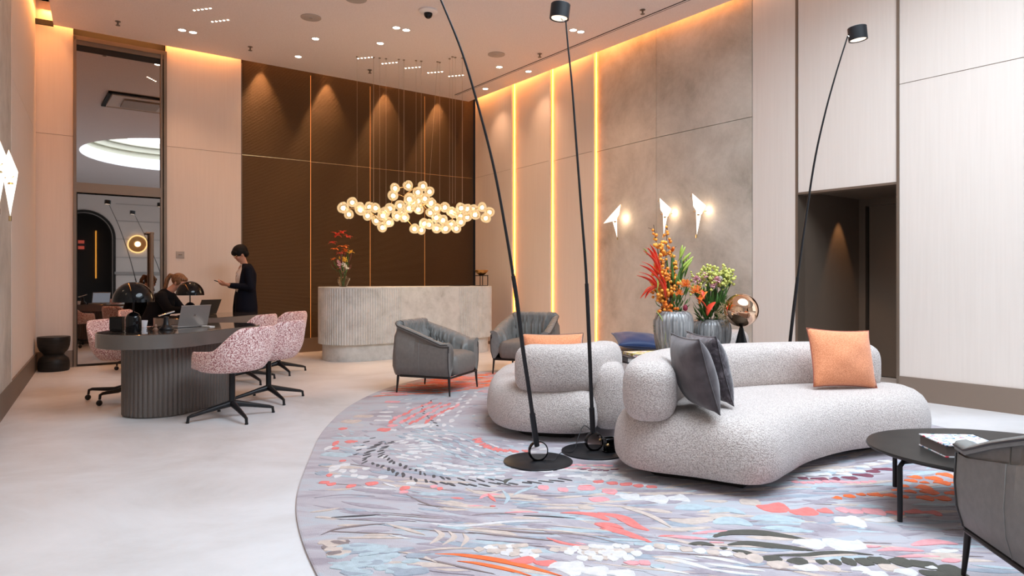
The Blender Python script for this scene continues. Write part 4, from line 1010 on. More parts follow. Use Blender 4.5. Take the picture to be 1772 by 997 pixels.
for k in range(4):
    mb = MB()
    for q in range(5):
        a = pick(1240+rn.uniform(-6,6), 545, 6.35)-O; b = pick(rn.uniform(1246,1262), rn.uniform(530,566), 6.25)-O; mb.tube([a, a.lerp(b,.6)+Vector((0,0,.02)), b], .0012, 4)
        for s_ in range(8): e = b+Vector((rn.gauss(0,.018), rn.gauss(0,.018), rn.gauss(0,.018))); mb.tube([b, e], .0009, 3); mb.ball(e, .003, 5, 4)
    mb.build('dried_spray', mat('dried_spray', (.5,.36,.2), .8) if k == 0 else bpy.data.materials['dried_spray'], b2)
mb = MB(); mb.ball(pick(1186,536,6.2)-O, (.022,.022,.03), 12, 8); mb.build('protea_bud', mat('protea', (.30,.03,.06), .5), b2, smooth=True)

# ---------------------------------------------------------------- copper ball lamp
t = thing('copper_lamp', 'mirror-finish copper ball table lamp on a dark cone behind the large sofa', 'lamp', (2.085, 6.20, .467))
mb = MB(); mb.ball((0,0,.438), (.152,.152,.152), 40, 28); mb.build('globe', M['copper'], t, smooth=True)
mb = MB(); mb.lathe([(0,0),(.085,0),(.085,.004),(.016,.285),(.0,.288)], 36); mb.build('cone_base', M['black_gloss'], t, ang=40)

# ---------------------------------------------------------------- on the reception counter
def on_v(px, v): r = Vector(((px-CX)/FPX, 1)); o_ = CR+EV*v; s_ = (o_.x-r.x*o_.y)/(r.x*EU.y-EU.x); p = o_+EU*s_; return Vector((p.x, p.y, 0))
p = on_v(594, 1.40); CT = 1.092; p.z = CT
cg = mat('clear_glass', (.9,.85,.75), .03, trans=1, ior=1.3)
o = MB().lathe([(.045,0),(.05,.004),(.10,.115),(.105,.13),(.055,.15),(.06,.165),(.052,.166),(.048,.15),(.095,.128),(.09,.11),(.042,.01)], 28).build('glass_vase', cg, ang=60); o.location = p
tag(o, 'clear glass faceted vase on the left end of the reception counter', 'vase')
b3 = bouquet(p+Vector((0,0,.14)), 'red and orange lily bouquet on the reception counter'); O = p+Vector((0,0,.14)); D = p.y
for k in range(7):
    mb = MB(); mb.tube([Vector((rn.uniform(-.02,.02), rn.uniform(-.02,.02), -.12)), pick(594+rn.uniform(-12,12), 430+rn.uniform(-10,30), D)-O], .004, 5); mb.build('stem', leaf_m, b3)
for (px, py, mm, r) in ((583,408,red_m,.075),(592,404,red_m,.06),(602,411,red_m,.06),(576,421,red_m,.055),(594,428,or_m,.075),(590,440,red_m,.06),(607,438,yel_m,.05),(579,432,or_m,.055),(598,436,or_m,.06),(577,450,or_m,.04),(587,466,or_m,.03)):
    mb = MB(); c = pick(px, py, D+rn.uniform(-.06,.06))-O
    for k in range(7):
        a = 2*PI*k/7+rn.uniform(-.3,.3); e = c+Vector((math.cos(a)*r, math.sin(a)*r*.7-.01, r*rn.uniform(-.3,.7))); petal(mb, c, c+(e-c)*1.25, r*.34, 5, curl=.2)
    solid(mb.build('lily', mm, b3, smooth=True), .0015)
for q, (px, py, mm) in enumerate(((585,452,pink_m),(589,458,pink_m),(593,450,yel_m),(598,449,yel_m),(590,446,yel_m),(596,458,wht_m),(600,464,wht_m))):
    mb = MB(); c = pick(px, py, D-.05)-O; mb.tube([c, c*.3], .003, 4)
    for k in range(14): mb.ball(c+Vector((rn.gauss(0,.016), rn.gauss(0,.016), rn.gauss(0,.014))), .011, 6, 5)
    mb.build('small_blossom', mm, b3, smooth=True)
for k in range(40):
    mb = MB() if k % 10 == 0 else mb
    b = pick(rn.uniform(572,612), rn.uniform(425,472), D+rn.uniform(-.1,.1))-O; petal(mb, b*.5, b, rn.uniform(.010,.02), 5, curl=rn.uniform(-.2,.2))
    if k % 10 == 9: solid(mb.build('foliage', leaf_m if k < 20 else mat('dark_red_leaf', (.12,.03,.02), .5), b3, smooth=True), .001)
p = on_v(833, 1.30); p.z = CT
t = thing('display_stand', 'small black wire display stand at the right end of the reception counter', 'stand', p, TH)
mb = MB(); s_ = .078
for x in (-s_, s_):
    for y in (-s_, s_): mb.box((x, y, .09), (.010,.010,.18))
for z in (.005, .175):
    for a in (-s_, s_): mb.box((0,a,z), (2*s_+.01,.010,.010)); mb.box((a,0,z), (.010,2*s_+.01,.010))
mb.box((0,0,.182), (2*s_+.02,2*s_+.02,.006)); mb.build('frame', M['black'], t)
o = MB().lathe([(.0,0),(.045,.0),(.06,.012),(.10,.045),(.115,.075),(.118,.088),(.112,.086),(.09,.045),(.05,.02),(0,.016)], 32).build('gold_bowl', M['gold'], ang=50)
o.location = p+Vector((0,0,.186)); tag(o, 'hammered gold bowl on top of the black wire stand', 'bowl')
t = thing('laptop', 'thin dark flat tablet lying on the reception counter left of the wire stand', 'tablet', on_v(795, 1.15)+Vector((0,0,CT)), TH)
mb = MB(); mb.box((0,0,.006), (.30,.20,.012), bev=.004); mb.build('body', M['black'], t, ang=40)

# ---------------------------------------------------------------- on the meeting tables
TT = .741
def bell_lamp(loc, label):
    t = thing('dome_table_lamp', label, 'lamp', loc, 0, 'glossy black dome table lamps')
    mb = MB(); prof = [(.165*math.cos(a), .262+.178*math.sin(a)) for a in [PI/2*k/14 for k in range(15)]]; prof[-1] = (.001, .440)
    inn = [(.158*math.cos(a), .262+.170*math.sin(a)) for a in [PI/2*k/14 for k in range(14, -1, -1)]]; inn[0] = (.001, .432)
    n = 48; R = [[(r*math.cos(2*PI*i/n), r*math.sin(2*PI*i/n), z) for i in range(n)] for r, z in inn[::-1][:0]+[(r, z) for r, z in reversed(inn)][::-1][::-1]]
    mb.lathe(prof[::-1]+inn[::-1][:15], n); mb.build('lamp_shade', M['black_gloss'], t, ang=50)
    mb = MB(); mb.lathe([(0,0),(.060,0),(.063,.006),(.063,.11)]+[(.063*math.cos(a), .11+.065*math.sin(a)) for a in [PI/2*k/8 for k in range(1, 8)]]+[(.001,.175)], 32); mb.build('base', M['black_gloss'], t, ang=50)
    mb = MB(); mb.tube([(0,0,.17),(0,0,.432)], .007, 10); mb.build('stem', M['black'], t, smooth=True)
    return t
bell_lamp((-3.325, 5.99, TT), 'glossy black dome lamp on the nearer meeting table')
bell_lamp((-4.06, 8.60, TT), 'glossy black dome lamp in front of the seated woman')
def laptop(loc, rz, label, body, tilt=18):
    t = thing('laptop', label, 'laptop', loc, rz)
    mb = MB(); mb.box((0,-.11,.007), (.31,.22,.012), bev=.004); b = mb.build('base', body, t, ang=40)
    mb = MB(); mb.box((0,-.085,.0135), (.26,.10,.002)); mb.build('keyboard', M['black'], b)
    mb = MB(); mb.box((0,0,.105), (.31,.007,.21), bev=.003); mb.xf(Matrix.Translation((0,.0,.013)) @ Matrix.Rotation(R_(-tilt), 4, 'X')); l = mb.build('lid', body, t, ang=40)
    mb = MB(); mb.box((0,-.0042,.105), (.29,.001,.19)); mb.xf(Matrix.Translation((0,0,.013)) @ Matrix.Rotation(R_(-tilt), 4, 'X')); mb.build('screen', mat('screen', (.1,.12,.15), .2, emit=(.5,.6,.75), es=.5), l)
    mb = MB()
    for a in (PI/4, -PI/4): mb.box((0,.0042,.11), (.03,.001,.004), ry=a)
    mb.xf(Matrix.Translation((0,0,.013)) @ Matrix.Rotation(R_(-tilt), 4, 'X')); mb.build('logo', M['chrome'], l)
    return t
laptop((-3.09, 6.60, TT), R_(-123), 'open silver laptop on the nearer meeting table, lid back to the camera', mat('silver_aluminium', (.42,.39,.37), .35, .6))
laptop((-4.02, 8.98, TT), R_(-118), 'open dark laptop on the far meeting table in front of the seated woman', mat('graphite_aluminium', (.10,.085,.07), .4, .5), 28)
t = thing('phone_stand', 'black cone stand holding a tilted phone on the nearer meeting table', 'stand', at(288, 571, TT), R_(30))
mb = MB(); mb.lathe([(0,0),(.062,0),(.064,.006),(.058,.022),(.038,.04),(.028,.06),(.022,.12),(.0,.125)], 28); mb.build('base', M['black'], t, ang=50)
mb = MB(); mb.box((0,0,.148), (.14,.075,.012), bev=.004, ry=R_(-18)); mb.build('phone', M['chrome'], t, ang=40)
t = thing('tablet_box', 'small black upright box beside the nearer dome lamp', 'box', at(203, 573.5, TT), R_(8))
mb = MB(); mb.box((0,0,.066), (.115,.07,.13), bev=.006); mb.build('body', M['black_matt'], t, ang=40); mb = MB(); mb.box((0,-.037,.07), (.10,.004,.10)); mb.build('screen', M['black_gloss'], t)
o = MB().lathe([(0,0),(.024,0),(.034,.06),(.034,.064),(.030,.064),(.021,.006),(0,.006)], 24).build('paper_cup', mat('white_paper', (.75,.75,.8), .6), ang=40); o.location = at(249, 566, TT); tag(o, 'small white paper cup beside the dome lamp base', 'cup')
o = MB().lathe([(0,0),(.018,0),(.022,.02),(.012,.035),(.016,.05),(.008,.065),(0,.067)], 16).build('pepper_pot', mat('brown_wood', (.22,.12,.08), .5), ang=40); o.location = at(269, 574, TT); tag(o, 'tiny brown wooden figure between the cup and the phone stand', 'ornament')
mb = MB(); mb.tube([at(258,568,TT+.012), at(262,566,TT+.03), at(268,567,TT+.012)], .005, 6); mb.tube([at(254,571,TT+.006), at(262,572,TT+.006), at(272,570,TT+.006)], .005, 6)
tag(mb.build('eyeglasses', M['black'], smooth=True), 'folded black eyeglasses lying beside the cup', 'glasses')
o = MB().box((0,0,.004), (.13,.06,.008), bev=.002).build('notepad', mat('paper', (.8,.78,.75), .7)); o.location = at(360, 565.5, TT); o.rotation_euler = (0,0,R_(-30)); tag(o, 'white notepad to the right of the silver laptop', 'notepad')
# ---------------------------------------------------------------- tufted rug: raised petals and strokes in the pile
def tuft(name, c, k=.12):
    m = mat(name, c, .95, sheen=.25, spec=.15)
    return noisy(m, [(.25, darker(c, 1-k*1.6)), (.75, darker(c, 1+k))], 30, 4, bump=.8, bscale=260, bdist=.004)
RM = ['lavender','mauve','pale_blue','white','beige','coral','orange','olive','plum','taupe','grey_blue','pink','charcoal']
RC = {'lavender':(.40,.365,.42),'mauve':(.36,.31,.35),'pale_blue':(.44,.52,.56),'white':(.70,.67,.67),'beige':(.60,.49,.43),'coral':(.80,.20,.18),'orange':(.90,.16,.035),'olive':(.085,.08,.065),
      'plum':(.20,.045,.075),'taupe':(.25,.19,.185),'grey_blue':(.33,.37,.43),'pink':(.80,.34,.36),'charcoal':(.07,.06,.065)}
rug_mats = [tuft('rug_'+n, RC[n]) for n in RM]
base_m = rug_mats[0]
b_ = base_m.node_tree.nodes['Principled BSDF']
co = coords(base_m, (1,2.6,1)); n1 = nd(base_m, 'ShaderNodeTexNoise', i_Scale=1.5, i_Detail=7.0, i_Distortion=1.2, i_Roughness=.62); lk(base_m, co, n1.inputs['Vector'])
lk(base_m, ramp(base_m, n1.outputs[0], [(.28,(.25,.20,.23)),(.42,(.39,.345,.385)),(.52,(.47,.43,.46)),(.60,(.45,.47,.51)),(.72,(.55,.48,.46))]), b_.inputs['Base Color'])
RP = [(-.79,2.76),(-.42,2.2),(.15,1.75),(1.0,1.45),(2.2,1.45),(3.15,2.1),(3.62,3.2),(3.72,4.3),(3.5,5.4),(3.15,6.5),(2.4,7.8),(1.3,8.75),(.2,9.05),(-.75,8.6),(-1.30,7.7),(-1.52,6.6),(-1.50,5.5),(-1.36,4.6),(-1.14,3.6)]
RO = resample(spline([Vector(p) for p in RP][::1], 12, True), 220, True)
ar = sum(RO[i].x*RO[(i+1)%220].y-RO[(i+1)%220].x*RO[i].y for i in range(220))
if ar < 0: RO = RO[::-1]
rug = MB(); rug.loft([[(p.x, p.y, z) for p in Q] for Q, z in ((RO, .001), (RO, .010), (offset(RO, .008), .0125))])
def inside(x, y, P=RO):
    c = False; n = len(P); j = n-1
    for i in range(n):
        a, b = P[i], P[j]
        if (a.y > y) != (b.y > y) and x < (b.x-a.x)*(y-a.y)/(b.y-a.y)+a.x: c = not c
        j = i
    return c
RI = offset(RO, .06)
rr = random.Random(5)
ZC = [0]
def shape(poly, mi, z=.0155):
    n = len(poly); ZC[0] += 1; z = .0134+ZC[0]*7e-7
    for p in poly[::3]:
        if not inside(p.x, p.y, RI): return
    ins = []
    cx = sum((p for p in poly), Vector((0,0)))/n
    rug.add([(p.x, p.y, .0126) for p in poly]+[(p.x+(cx.x-p.x)*.06, p.y+(cx.y-p.y)*.06, z) for p in poly],
            [tuple(range(n, 2*n))]+[(i, (i+1) % n, n+(i+1) % n, n+i) for i in range(n)], RM.index(mi))
def pet(x, y, L, w_, a, col, z=None, kind=0):
    c, s_ = math.cos(a), math.sin(a); P = []; n = 10 if L < .1 else 14
    e = rr.uniform(.75, 1.25)
    for i in range(n):
        t = 2*PI*i/n; u = math.cos(t)*L/2; v = math.sin(t)*w_/2
        if kind == 1: v *= (.25+.75*(u/L+.5))*1.3       # drop
        if kind == 2: v *= (1-abs(2*u/L)**1.6)**.4 if abs(2*u/L) < 1 else .0; v *= 1
        v += .10*w_*math.sin(3*t*e)
        P.append(Vector((x+u*c-v*s_, y+u*s_+v*c)))
    shape(P, col, z if z else rr.uniform(.0142, .0158))
def gp_(px, py): p = at(px, py, .013); return Vector((p.x, p.y))
def C3(x, y): return (500+x*.358, 640+y*.358)
def C4(x, y): return (1000+x*.3725, 780+y*.3725)
def stroke(pts, wpx, col, conv=lambda x, y: (x, y), z=.0165, taper=.9):
    S = resample(spline([gp_(*conv(*p)) for p in pts], 8), 16); mid = conv(*pts[len(pts)//2]); d = CH*FPX/(mid[1]-HY)
    w_ = wpx*d*d/(CH*FPX)/2; L = []; R = []
    for i, p in enumerate(S):
        t = i/15; tg = (S[min(15,i+1)]-S[max(0,i-1)]).normalized(); nn = Vector((-tg.y, tg.x)); ww = w_*(math.sin(PI*(.03+.94*t))**taper)
        L.append(p+nn*ww); R.append(p-nn*ww)
    shape(L+R[::-1], col, z)
def row(pts, n, L, w_, col, conv=C3, rel=PI/2, jit=.25, lanes=1, gap=.05, kind=0, z=.0165, ang=None):
    S = resample(spline([gp_(*conv(*p)) for p in pts], 8), n)
    for k in range(lanes):
        for i, p in enumerate(S):
            tg = (S[min(n-1,i+1)]-S[max(0,i-1)]).normalized(); a = math.atan2(tg.y, tg.x)+rel if ang is None else ang
            nn = Vector((-tg.y, tg.x)); q = p+nn*(k-(lanes-1)/2)*gap+Vector((rr.gauss(0,.008), rr.gauss(0,.008)))
            c = col if isinstance(col, str) else rr.choice(col); f = rr.uniform(1-jit, 1+jit)
            pet(q.x, q.y, L*f, w_*rr.uniform(1-jit,1+jit), a+rr.gauss(0,.1), c, z, kind)
# filler following the swirl of the design
def flow(x, y):
    a = math.atan2(y-5.9, x-.5)+PI/2; r = math.hypot(x-.5, y-5.9)
    k = 1/(1+math.exp((r-2.1)*3))
    b = .12*math.sin(x*2.1+y*1.3)+(-.15 if y < 3.6 else .2*math.sin(x*3))
    if x > 1.6 and y < 4.2: b = .15*math.sin(x*3)
    d_ = Vector((math.cos(a), math.sin(a)))*k+Vector((math.cos(b), math.sin(b)))*(1-k)*(1 if math.cos(a) > 0 else -1)
    return math.atan2(d_.y, d_.x)
for i in range(2600):
    x = rr.uniform(-1.5, 3.7); y = rr.uniform(1.6, 9) if rr.random() < .6 else rr.uniform(1.9, 5)
    if not inside(x, y, RI): continue
    r = math.hypot(x-.5, y-5.9); a = flow(x, y)
    if r < 2.0 and y < 7.2 and x < .9:
        c = rr.choice(['pale_blue','pale_blue','grey_blue','lavender','white','mauve']); pet(x, y, rr.uniform(.05,.10), rr.uniform(.018,.032), a, c)
    elif y > 7.0:
        c = rr.choice(['orange','coral','coral','pink','beige','mauve','lavender']) if -1.2 < x < 1.6 else rr.choice(['beige','white','mauve']); pet(x, y, rr.uniform(.08,.2), rr.uniform(.02,.04), a, c)
    else:
        c = rr.choice(['mauve','mauve','lavender','beige','pale_blue','grey_blue','taupe','mauve','beige']); 
        if c == 'taupe': pet(x, y, rr.uniform(.2,.45), rr.uniform(.008,.016), a, c)
        else: pet(x, y, rr.uniform(.12,.38), rr.uniform(.025,.06), a+rr.gauss(0,.15), c, kind=2)
# swirling dark dashes around the sofa
row([(440,350),(385,400),(372,440),(420,460),(500,490),(580,520),(650,540),(800,553),(1000,555),(1130,548),(1240,540),(1330,532)], 34, .085, .022, 'charcoal', rel=PI/2+.9)
row([(520,345),(460,370),(450,410),(500,445),(590,480),(700,516),(830,530),(1020,535)], 26, .075, .020, 'charcoal', rel=PI/2+.9)
row([(400,330),(350,370),(330,410)], 5, .06, .018, 'charcoal', rel=PI/2+.9)
row([(690,150),(640,190),(680,235),(720,270)], 12, .06, .02, 'charcoal', rel=.3)
row([(640,460),(760,480),(900,500),(1010,500)], 13, .07, .045, ['white','white','pale_blue'], lanes=3, gap=.085, rel=.2)
row([(560,340),(620,360),(640,400),(560,430)], 9, .09, .04, 'white', lanes=2, gap=.10)
row([(600,300),(760,330),(880,380),(1000,430),(1120,440)], 22, .07, .03, ['pale_blue','white','grey_blue','pale_blue'], lanes=5, gap=.085, rel=0)
row([(905,335),(950,370),(1040,390),(1160,396)], 15, .085, .030, 'coral', rel=PI/2+.6, lanes=1)
row([(930,365),(990,385),(1080,396)], 10, .06, .028, 'coral', rel=PI/2+.6)
row([(570,255),(620,225),(690,190),(750,165)], 12, .13, .035, ['coral','pink','coral'], lanes=4, gap=.10, rel=.2)
row([(600,275),(660,270)], 3, .18, .05, 'white', rel=.7)
row([(720,270),(750,245),(830,170),(880,110)], 9, .13, .04, 'white', lanes=2, gap=.10, rel=0)
row([(450,100),(560,95),(760,80),(940,40)], 20, .20, .035, ['orange','orange','coral','taupe'], lanes=6, gap=.13, ang=.1)
row([(560,80),(760,60),(960,20)], 16, .22, .035, ['orange','coral','beige'], lanes=3, gap=.25, ang=.1)
for (x, y, c, L, w_) in ((240,255,'coral',.28,.10),(260,285,'coral',.16,.07),(300,348,'coral',.22,.07),(225,355,'coral',.10,.12),(225,380,'coral',.12,.06),(460,290,'coral',.26,.10),(500,270,'pink',.2,.08),(500,155,'pink',.35,.09),(300,205,'beige',.4,.10),(360,225,'beige',.4,.10),(300,250,'beige',.4,.12),
  (470,205,'white',.3,.05),(460,225,'white',.3,.05),(450,245,'white',.32,.05),(500,180,'white',.25,.05),(505,292,'white',.12,.06),(190,378,'white',.10,.10),(230,410,'pale_blue',.5,.10),(300,330,'pale_blue',.7,.05),(340,375,'white',.25,.05),(260,440,'coral',.10,.04),(195,510,'coral',.09,.05),
  (220,475,'white',.16,.12),(270,460,'white',.16,.07),(258,490,'white',.11,.07),(310,490,'white',.12,.06),(315,512,'white',.10,.06),(355,520,'white',.16,.06),(372,478,'white',.12,.05),(235,515,'white',.10,.05),(170,545,'coral',.14,.05),(205,553,'coral',.13,.05),(300,562,'coral',.12,.06),(400,550,'coral',.18,.06),(560,573,'coral',.13,.07),(555,592,'pink',.12,.05),(90,638,'coral',.15,.06),
  (455,520,'white',.14,.06),(590,550,'white',.14,.05),(700,565,'pink',.10,.05),(730,575,'coral',.08,.05),(160,500,'grey_blue',.2,.07),(140,470,'grey_blue',.25,.06),(175,460,'grey_blue',.2,.05),
  (1230,570,'pink',.15,.08),(1325,580,'pink',.14,.07),(1440,570,'coral',.20,.09),(1550,590,'coral',.2,.09),(1495,625,'pink',.24,.06),(1505,540,'coral',.10,.04),(1570,548,'coral',.12,.05),(1640,552,'coral',.12,.05)):
    p = gp_(*C3(x, y)); pet(p.x, p.y, L*.45, w_*1.25, rr.uniform(-.25,.25), c, .0166)
for (x, y) in ((1240,490),(1300,480),(1370,485),(1440,490),(1500,498),(1270,510),(1380,515),(1470,522),(1560,520),(1600,500),(1620,525)):
    p = gp_(*C3(x, y)); pet(p.x, p.y, .10, .055, rr.uniform(-.2,.2), 'white', .0166)
row([(1360,478),(1430,484),(1560,486)], 8, .05, .02, 'plum', rel=.2)
row([(1200,470),(1400,468),(1560,472)], 14, .06, .03, ['white','beige','pink'], lanes=2, gap=.07, rel=.2)
stroke([(1045,550),(1050,535),(1080,526)], 2.5, 'olive', C3)
for pts, wd, c in (([(70,665),(180,640),(280,612),(430,600)],5,'charcoal'),([(80,700),(300,690),(420,688),(520,712)],6,'taupe'),([(200,715),(380,705),(450,700)],5,'charcoal'),([(560,600),(640,640),(720,665)],3,'taupe'),
  ([(120,620),(260,605),(420,612)],4,'mauve'),([(350,565),(430,575),(530,580)],6,'white'),([(450,545),(520,570)],5,'white'),([(100,690),(180,680),(250,668)],7,'beige'),([(140,850),(320,838),(560,824)],9,'beige'),([(230,815),(400,812),(590,815)],8,'beige'),
  ([(480,800),(560,815),(595,818)],4,'white'),([(150,800),(230,770),(380,750),(470,745)],6,'taupe'),([(240,725),(440,720),(620,735)],6,'mauve'),([(470,745),(560,770),(660,800)],9,'beige'),([(700,770),(740,800),(680,845)],10,'beige'),([(770,780),(800,810),(740,850)],9,'beige'),([(840,790),(860,820),(830,860)],8,'beige'),
  ([(680,742),(780,757),(900,752),(1080,735),(1280,735)],9,'white'),([(560,720),(700,735),(860,735)],5,'mauve'),([(1130,705),(1260,710),(1390,720)],4,'charcoal'),([(880,705),(1000,695),(1100,700)],4,'taupe'),([(620,650),(760,665),(860,675)],4,'taupe'),
  ([(830,765),(1000,775),(1200,790),(1420,800),(1640,850)],6,'taupe'),([(860,785),(1100,810),(1300,830)],5,'taupe'),([(1000,765),(1300,780),(1560,810)],6,'beige'),([(1250,750),(1450,770),(1640,790)],5,'beige'),([(900,820),(1100,835),(1230,845)],4,'mauve'),
  ([(550,900),(700,925),(860,960),(1000,990)],6,'taupe'),([(520,880),(620,895),(720,935)],8,'beige'),([(600,960),(760,980),(900,995)],6,'mauve'),([(620,880),(760,865),(900,865)],8,'beige'),
  ([(690,890),(800,893),(930,908),(1080,935),(1200,965),(1330,1000)],17,'orange'),([(810,925),(900,935),(1050,965),(1180,1000)],12,'orange'),
  ([(1310,692),(1420,695),(1560,722)],11,'coral'),([(1490,690),(1570,705),(1640,740),(1690,770)],13,'coral'),([(1475,742),(1560,750),(1620,770)],13,'coral'),([(1500,765),(1600,790),(1690,815)],9,'coral'),([(1240,812),(1330,840),(1450,858)],8,'coral'),([(1380,835),(1440,848)],4,'pink'),([(1040,692),(1120,688),(1210,690)],6,'pink'),([(860,660),(940,658)],5,'pink'),
  ([(780,620),(850,625)],7,'coral'),([(920,625),(960,605),(1030,605)],9,'pink'),([(960,600),(1000,640)],6,'coral'),([(970,660),(1000,660)],5,'coral'),([(1200,650),(1330,655),(1480,655)],8,'beige'),([(1190,672),(1300,670),(1420,675)],9,'beige'),([(1400,640),(1520,655),(1676,665)],7,'beige'),([(1280,620),(1420,612)],7,'beige'),
  ([(850,570),(930,600),(1050,580)],5,'beige'),([(1030,580),(1060,620),(1040,650)],6,'pale_blue'),([(1080,610),(1120,590),(1200,560)],7,'pale_blue'),([(1090,650),(1180,640)],6,'pale_blue'),([(1100,665),(1190,655)],6,'grey_blue'),([(560,580),(700,600),(860,600)],4,'pale_blue')):
    stroke(pts, wd*.358*1.2, c, C3)
for k in range(46):
    x, y = rr.uniform(200, 620), rr.uniform(845, 985); p = gp_(*C3(x, y)); pet(p.x, p.y, rr.uniform(.07,.16), rr.uniform(.04,.08), rr.uniform(-.4,.4), rr.choice(['pale_blue','pale_blue','grey_blue']), .0165)
for k in range(26):
    x, y = rr.uniform(100, 260), rr.uniform(830, 900); p = gp_(*C3(x, y)); pet(p.x, p.y, rr.uniform(.07,.12), rr.uniform(.04,.07), rr.uniform(-.4,.4), rr.choice(['beige','taupe']), .0160)
for (x0, y0, x1, y1, n) in ((930,865,1130,850,7),(980,880,1200,875,8),(1040,892,1180,900,4),(1290,870,1620,855,10),(1360,890,1640,875,8),(1470,912,1676,900,6)):
    for k in range(n):
        t = k/(n-1); p = gp_(*C3(x0+(x1-x0)*t+rr.gauss(0,6), y0+(y1-y0)*t+rr.gauss(0,4))); pet(p.x, p.y, .048, .055, rr.uniform(-.4,.4), 'white' if rr.random() < .6 else 'beige', .0166)
for (x, y, L, w_, c) in ((1120,922,.26,.13,'coral'),(1235,935,.22,.13,'coral'),(1340,955,.32,.26,'white'),(1470,972,.26,.20,'white'),(1590,985,.28,.16,'white'),(1630,610,.26,.16,'white'),(1655,935,.14,.08,'pink')):
    p = gp_(*C3(x, y)); pet(p.x, p.y, L*.5, w_*.6, rr.uniform(-.3,.1), c, .0168, 1)
# right foreground, in the second crop's frame
for pts, wd, c in (([(625,402),(700,382),(860,383),(1070,415)],26,'olive'),([(690,440),(770,430),(880,440),(1100,465)],26,'olive'),([(900,487),(1050,487),(1130,478),(1250,474),(1375,485)],17,'olive'),([(512,436),(580,432),(635,442)],17,'olive'),([(715,464),(770,472),(828,488)],16,'olive'),
  ([(380,395),(480,402),(605,412)],14,'pink'),([(530,386),(620,378),(700,374)],11,'pink'),([(610,426),(680,428)],6,'pink'),([(90,290),(200,310),(270,350),(330,372)],24,'coral'),([(75,340),(180,370),(345,428)],20,'coral'),([(0,292),(80,300),(145,325)],20,'coral'),
  ([(370,400),(450,396)],6,'coral'),([(1390,466),(1480,458),(1610,466)],18,'pink'),([(1550,440),(1660,424),(1770,436)],24,'pink'),([(1475,496),(1580,490),(1690,494)],12,'pink'),([(1690,514),(1780,508)],20,'pink'),([(1310,447),(1410,446)],10,'pink'),
  ([(1640,470),(1770,466)],18,'white'),([(420,320),(520,330),(640,312)],26,'beige'),([(330,358),(460,368),(620,356)],16,'beige'),([(200,262),(330,300),(440,360)],12,'beige'),([(300,270),(440,290)],16,'beige'),([(0,262),(80,270)],18,'beige'),
  ([(355,500),(480,515),(640,560)],16,'white'),([(440,495),(560,515)],9,'white'),([(540,490),(660,505),(800,535)],14,'white'),([(580,525),(740,545),(870,560)],14,'white'),([(600,550),(740,570),(850,580)],12,'white'),([(60,520),(300,550),(560,570)],6,'beige'),([(200,530),(420,560)],5,'beige'),([(350,545),(520,575)],10,'white'),
  ([(450,270),(520,262),(620,265)],28,'pale_blue'),([(610,288),(690,274),(780,296)],24,'pale_blue'),([(630,338),(720,325),(810,350)],36,'pale_blue'),([(800,320),(900,312),(1060,330)],32,'pale_blue'),([(850,360),(960,362),(1090,380)],24,'pale_blue')):
    stroke(pts, wd*.3725, c, C4, taper=.7)
for (x, y, L, w_, c) in ((1070,432,.30,.20,'white'),(1240,434,.36,.24,'white'),(1410,355,.36,.2,'lavender'),(1260,328,.3,.26,'white'),(1120,358,.36,.18,'lavender'),(1220,392,.42,.2,'lavender'),(1420,405,.42,.22,'lavender'),(1110,318,.3,.14,'lavender'),(1400,322,.3,.12,'white'),
  (240,215,.22,.20,'white'),(350,225,.34,.22,'white'),(465,222,.22,.2,'white'),(800,240,.22,.16,'beige'),(905,265,.32,.26,'coral'),(1045,285,.3,.22,'coral'),(1145,280,.15,.14,'coral'),(1230,275,.13,.12,'pink'),(1290,284,.15,.12,'pink'),(1375,284,.22,.16,'pink'),(1470,290,.2,.12,'coral'),(1560,285,.2,.12,'coral'),(1640,290,.2,.12,'coral'),
  (40,175,.2,.14,'pink'),(148,190,.18,.14,'pink'),(100,228,.22,.1,'pink'),(285,435,.1,.06,'pale_blue'),(320,455,.14,.10,'white'),(250,522,.10,.06,'pink'),(310,522,.10,.08,'pink'),(370,538,.12,.06,'pale_blue'),
  (900,503,.18,.11,'olive'),(1020,515,.18,.11,'olive'),(1132,518,.09,.08,'olive'),(1196,519,.10,.09,'olive'),(1260,517,.12,.13,'olive'),(1330,517,.13,.13,'olive'),(1400,513,.16,.14,'olive'),(1500,517,.19,.14,'olive'),(1605,530,.22,.13,'olive'),(1720,552,.22,.14,'olive'),(677,454,.07,.04,'olive'),(1650,572,.2,.10,'olive'),(1755,578,.2,.10,'olive'),
  (820,500,.16,.14,'beige'),(930,530,.18,.12,'beige'),(1060,545,.2,.13,'white'),(1180,548,.14,.1,'beige'),(1310,552,.16,.10,'white'),(1450,545,.16,.12,'beige'),(1380,575,.2,.12,'white'),(1520,565,.2,.12,'white'),(1640,545,.1,.06,'white')):
    p = gp_(*C4(x, y)); pet(p.x, p.y, L*.52, w_*.72, rr.uniform(-.25,.15), c, .0167, 1 if c in ('coral','white') and L < .35 else 0)
for k in range(8): p = gp_(*C4(20+k*36, 500-(k % 2)*22)); pet(p.x, p.y, .055, .065, 0, 'white', .0166)
for k in range(7): p = gp_(*C4(380+k*62, 445+k*7)); pet(p.x, p.y, .06, .065, 0, 'white' if k % 2 else 'beige', .0166)
for (x, y, s_) in ((1045,128,.7),(1120,132,1.2),(1193,131,.7),(1258,127,1.2),(1320,114,1.5),(1365,97,1.2),(1415,87,1.5)):
    p = gp_(*C4(x, y)); pet(p.x, p.y, .09*s_, .08, -.1, 'plum', .0167, 1)
for (x, y) in ((1020,118),(1085,112),(1140,110),(1200,94),(1235,110),(1300,96),(1255,90),(1318,76),(1365,62),(1425,50),(1160,92)):
    p = gp_(*C4(x, y)); pet(p.x, p.y, .10, .07, -.1, 'white', .0166, 1)
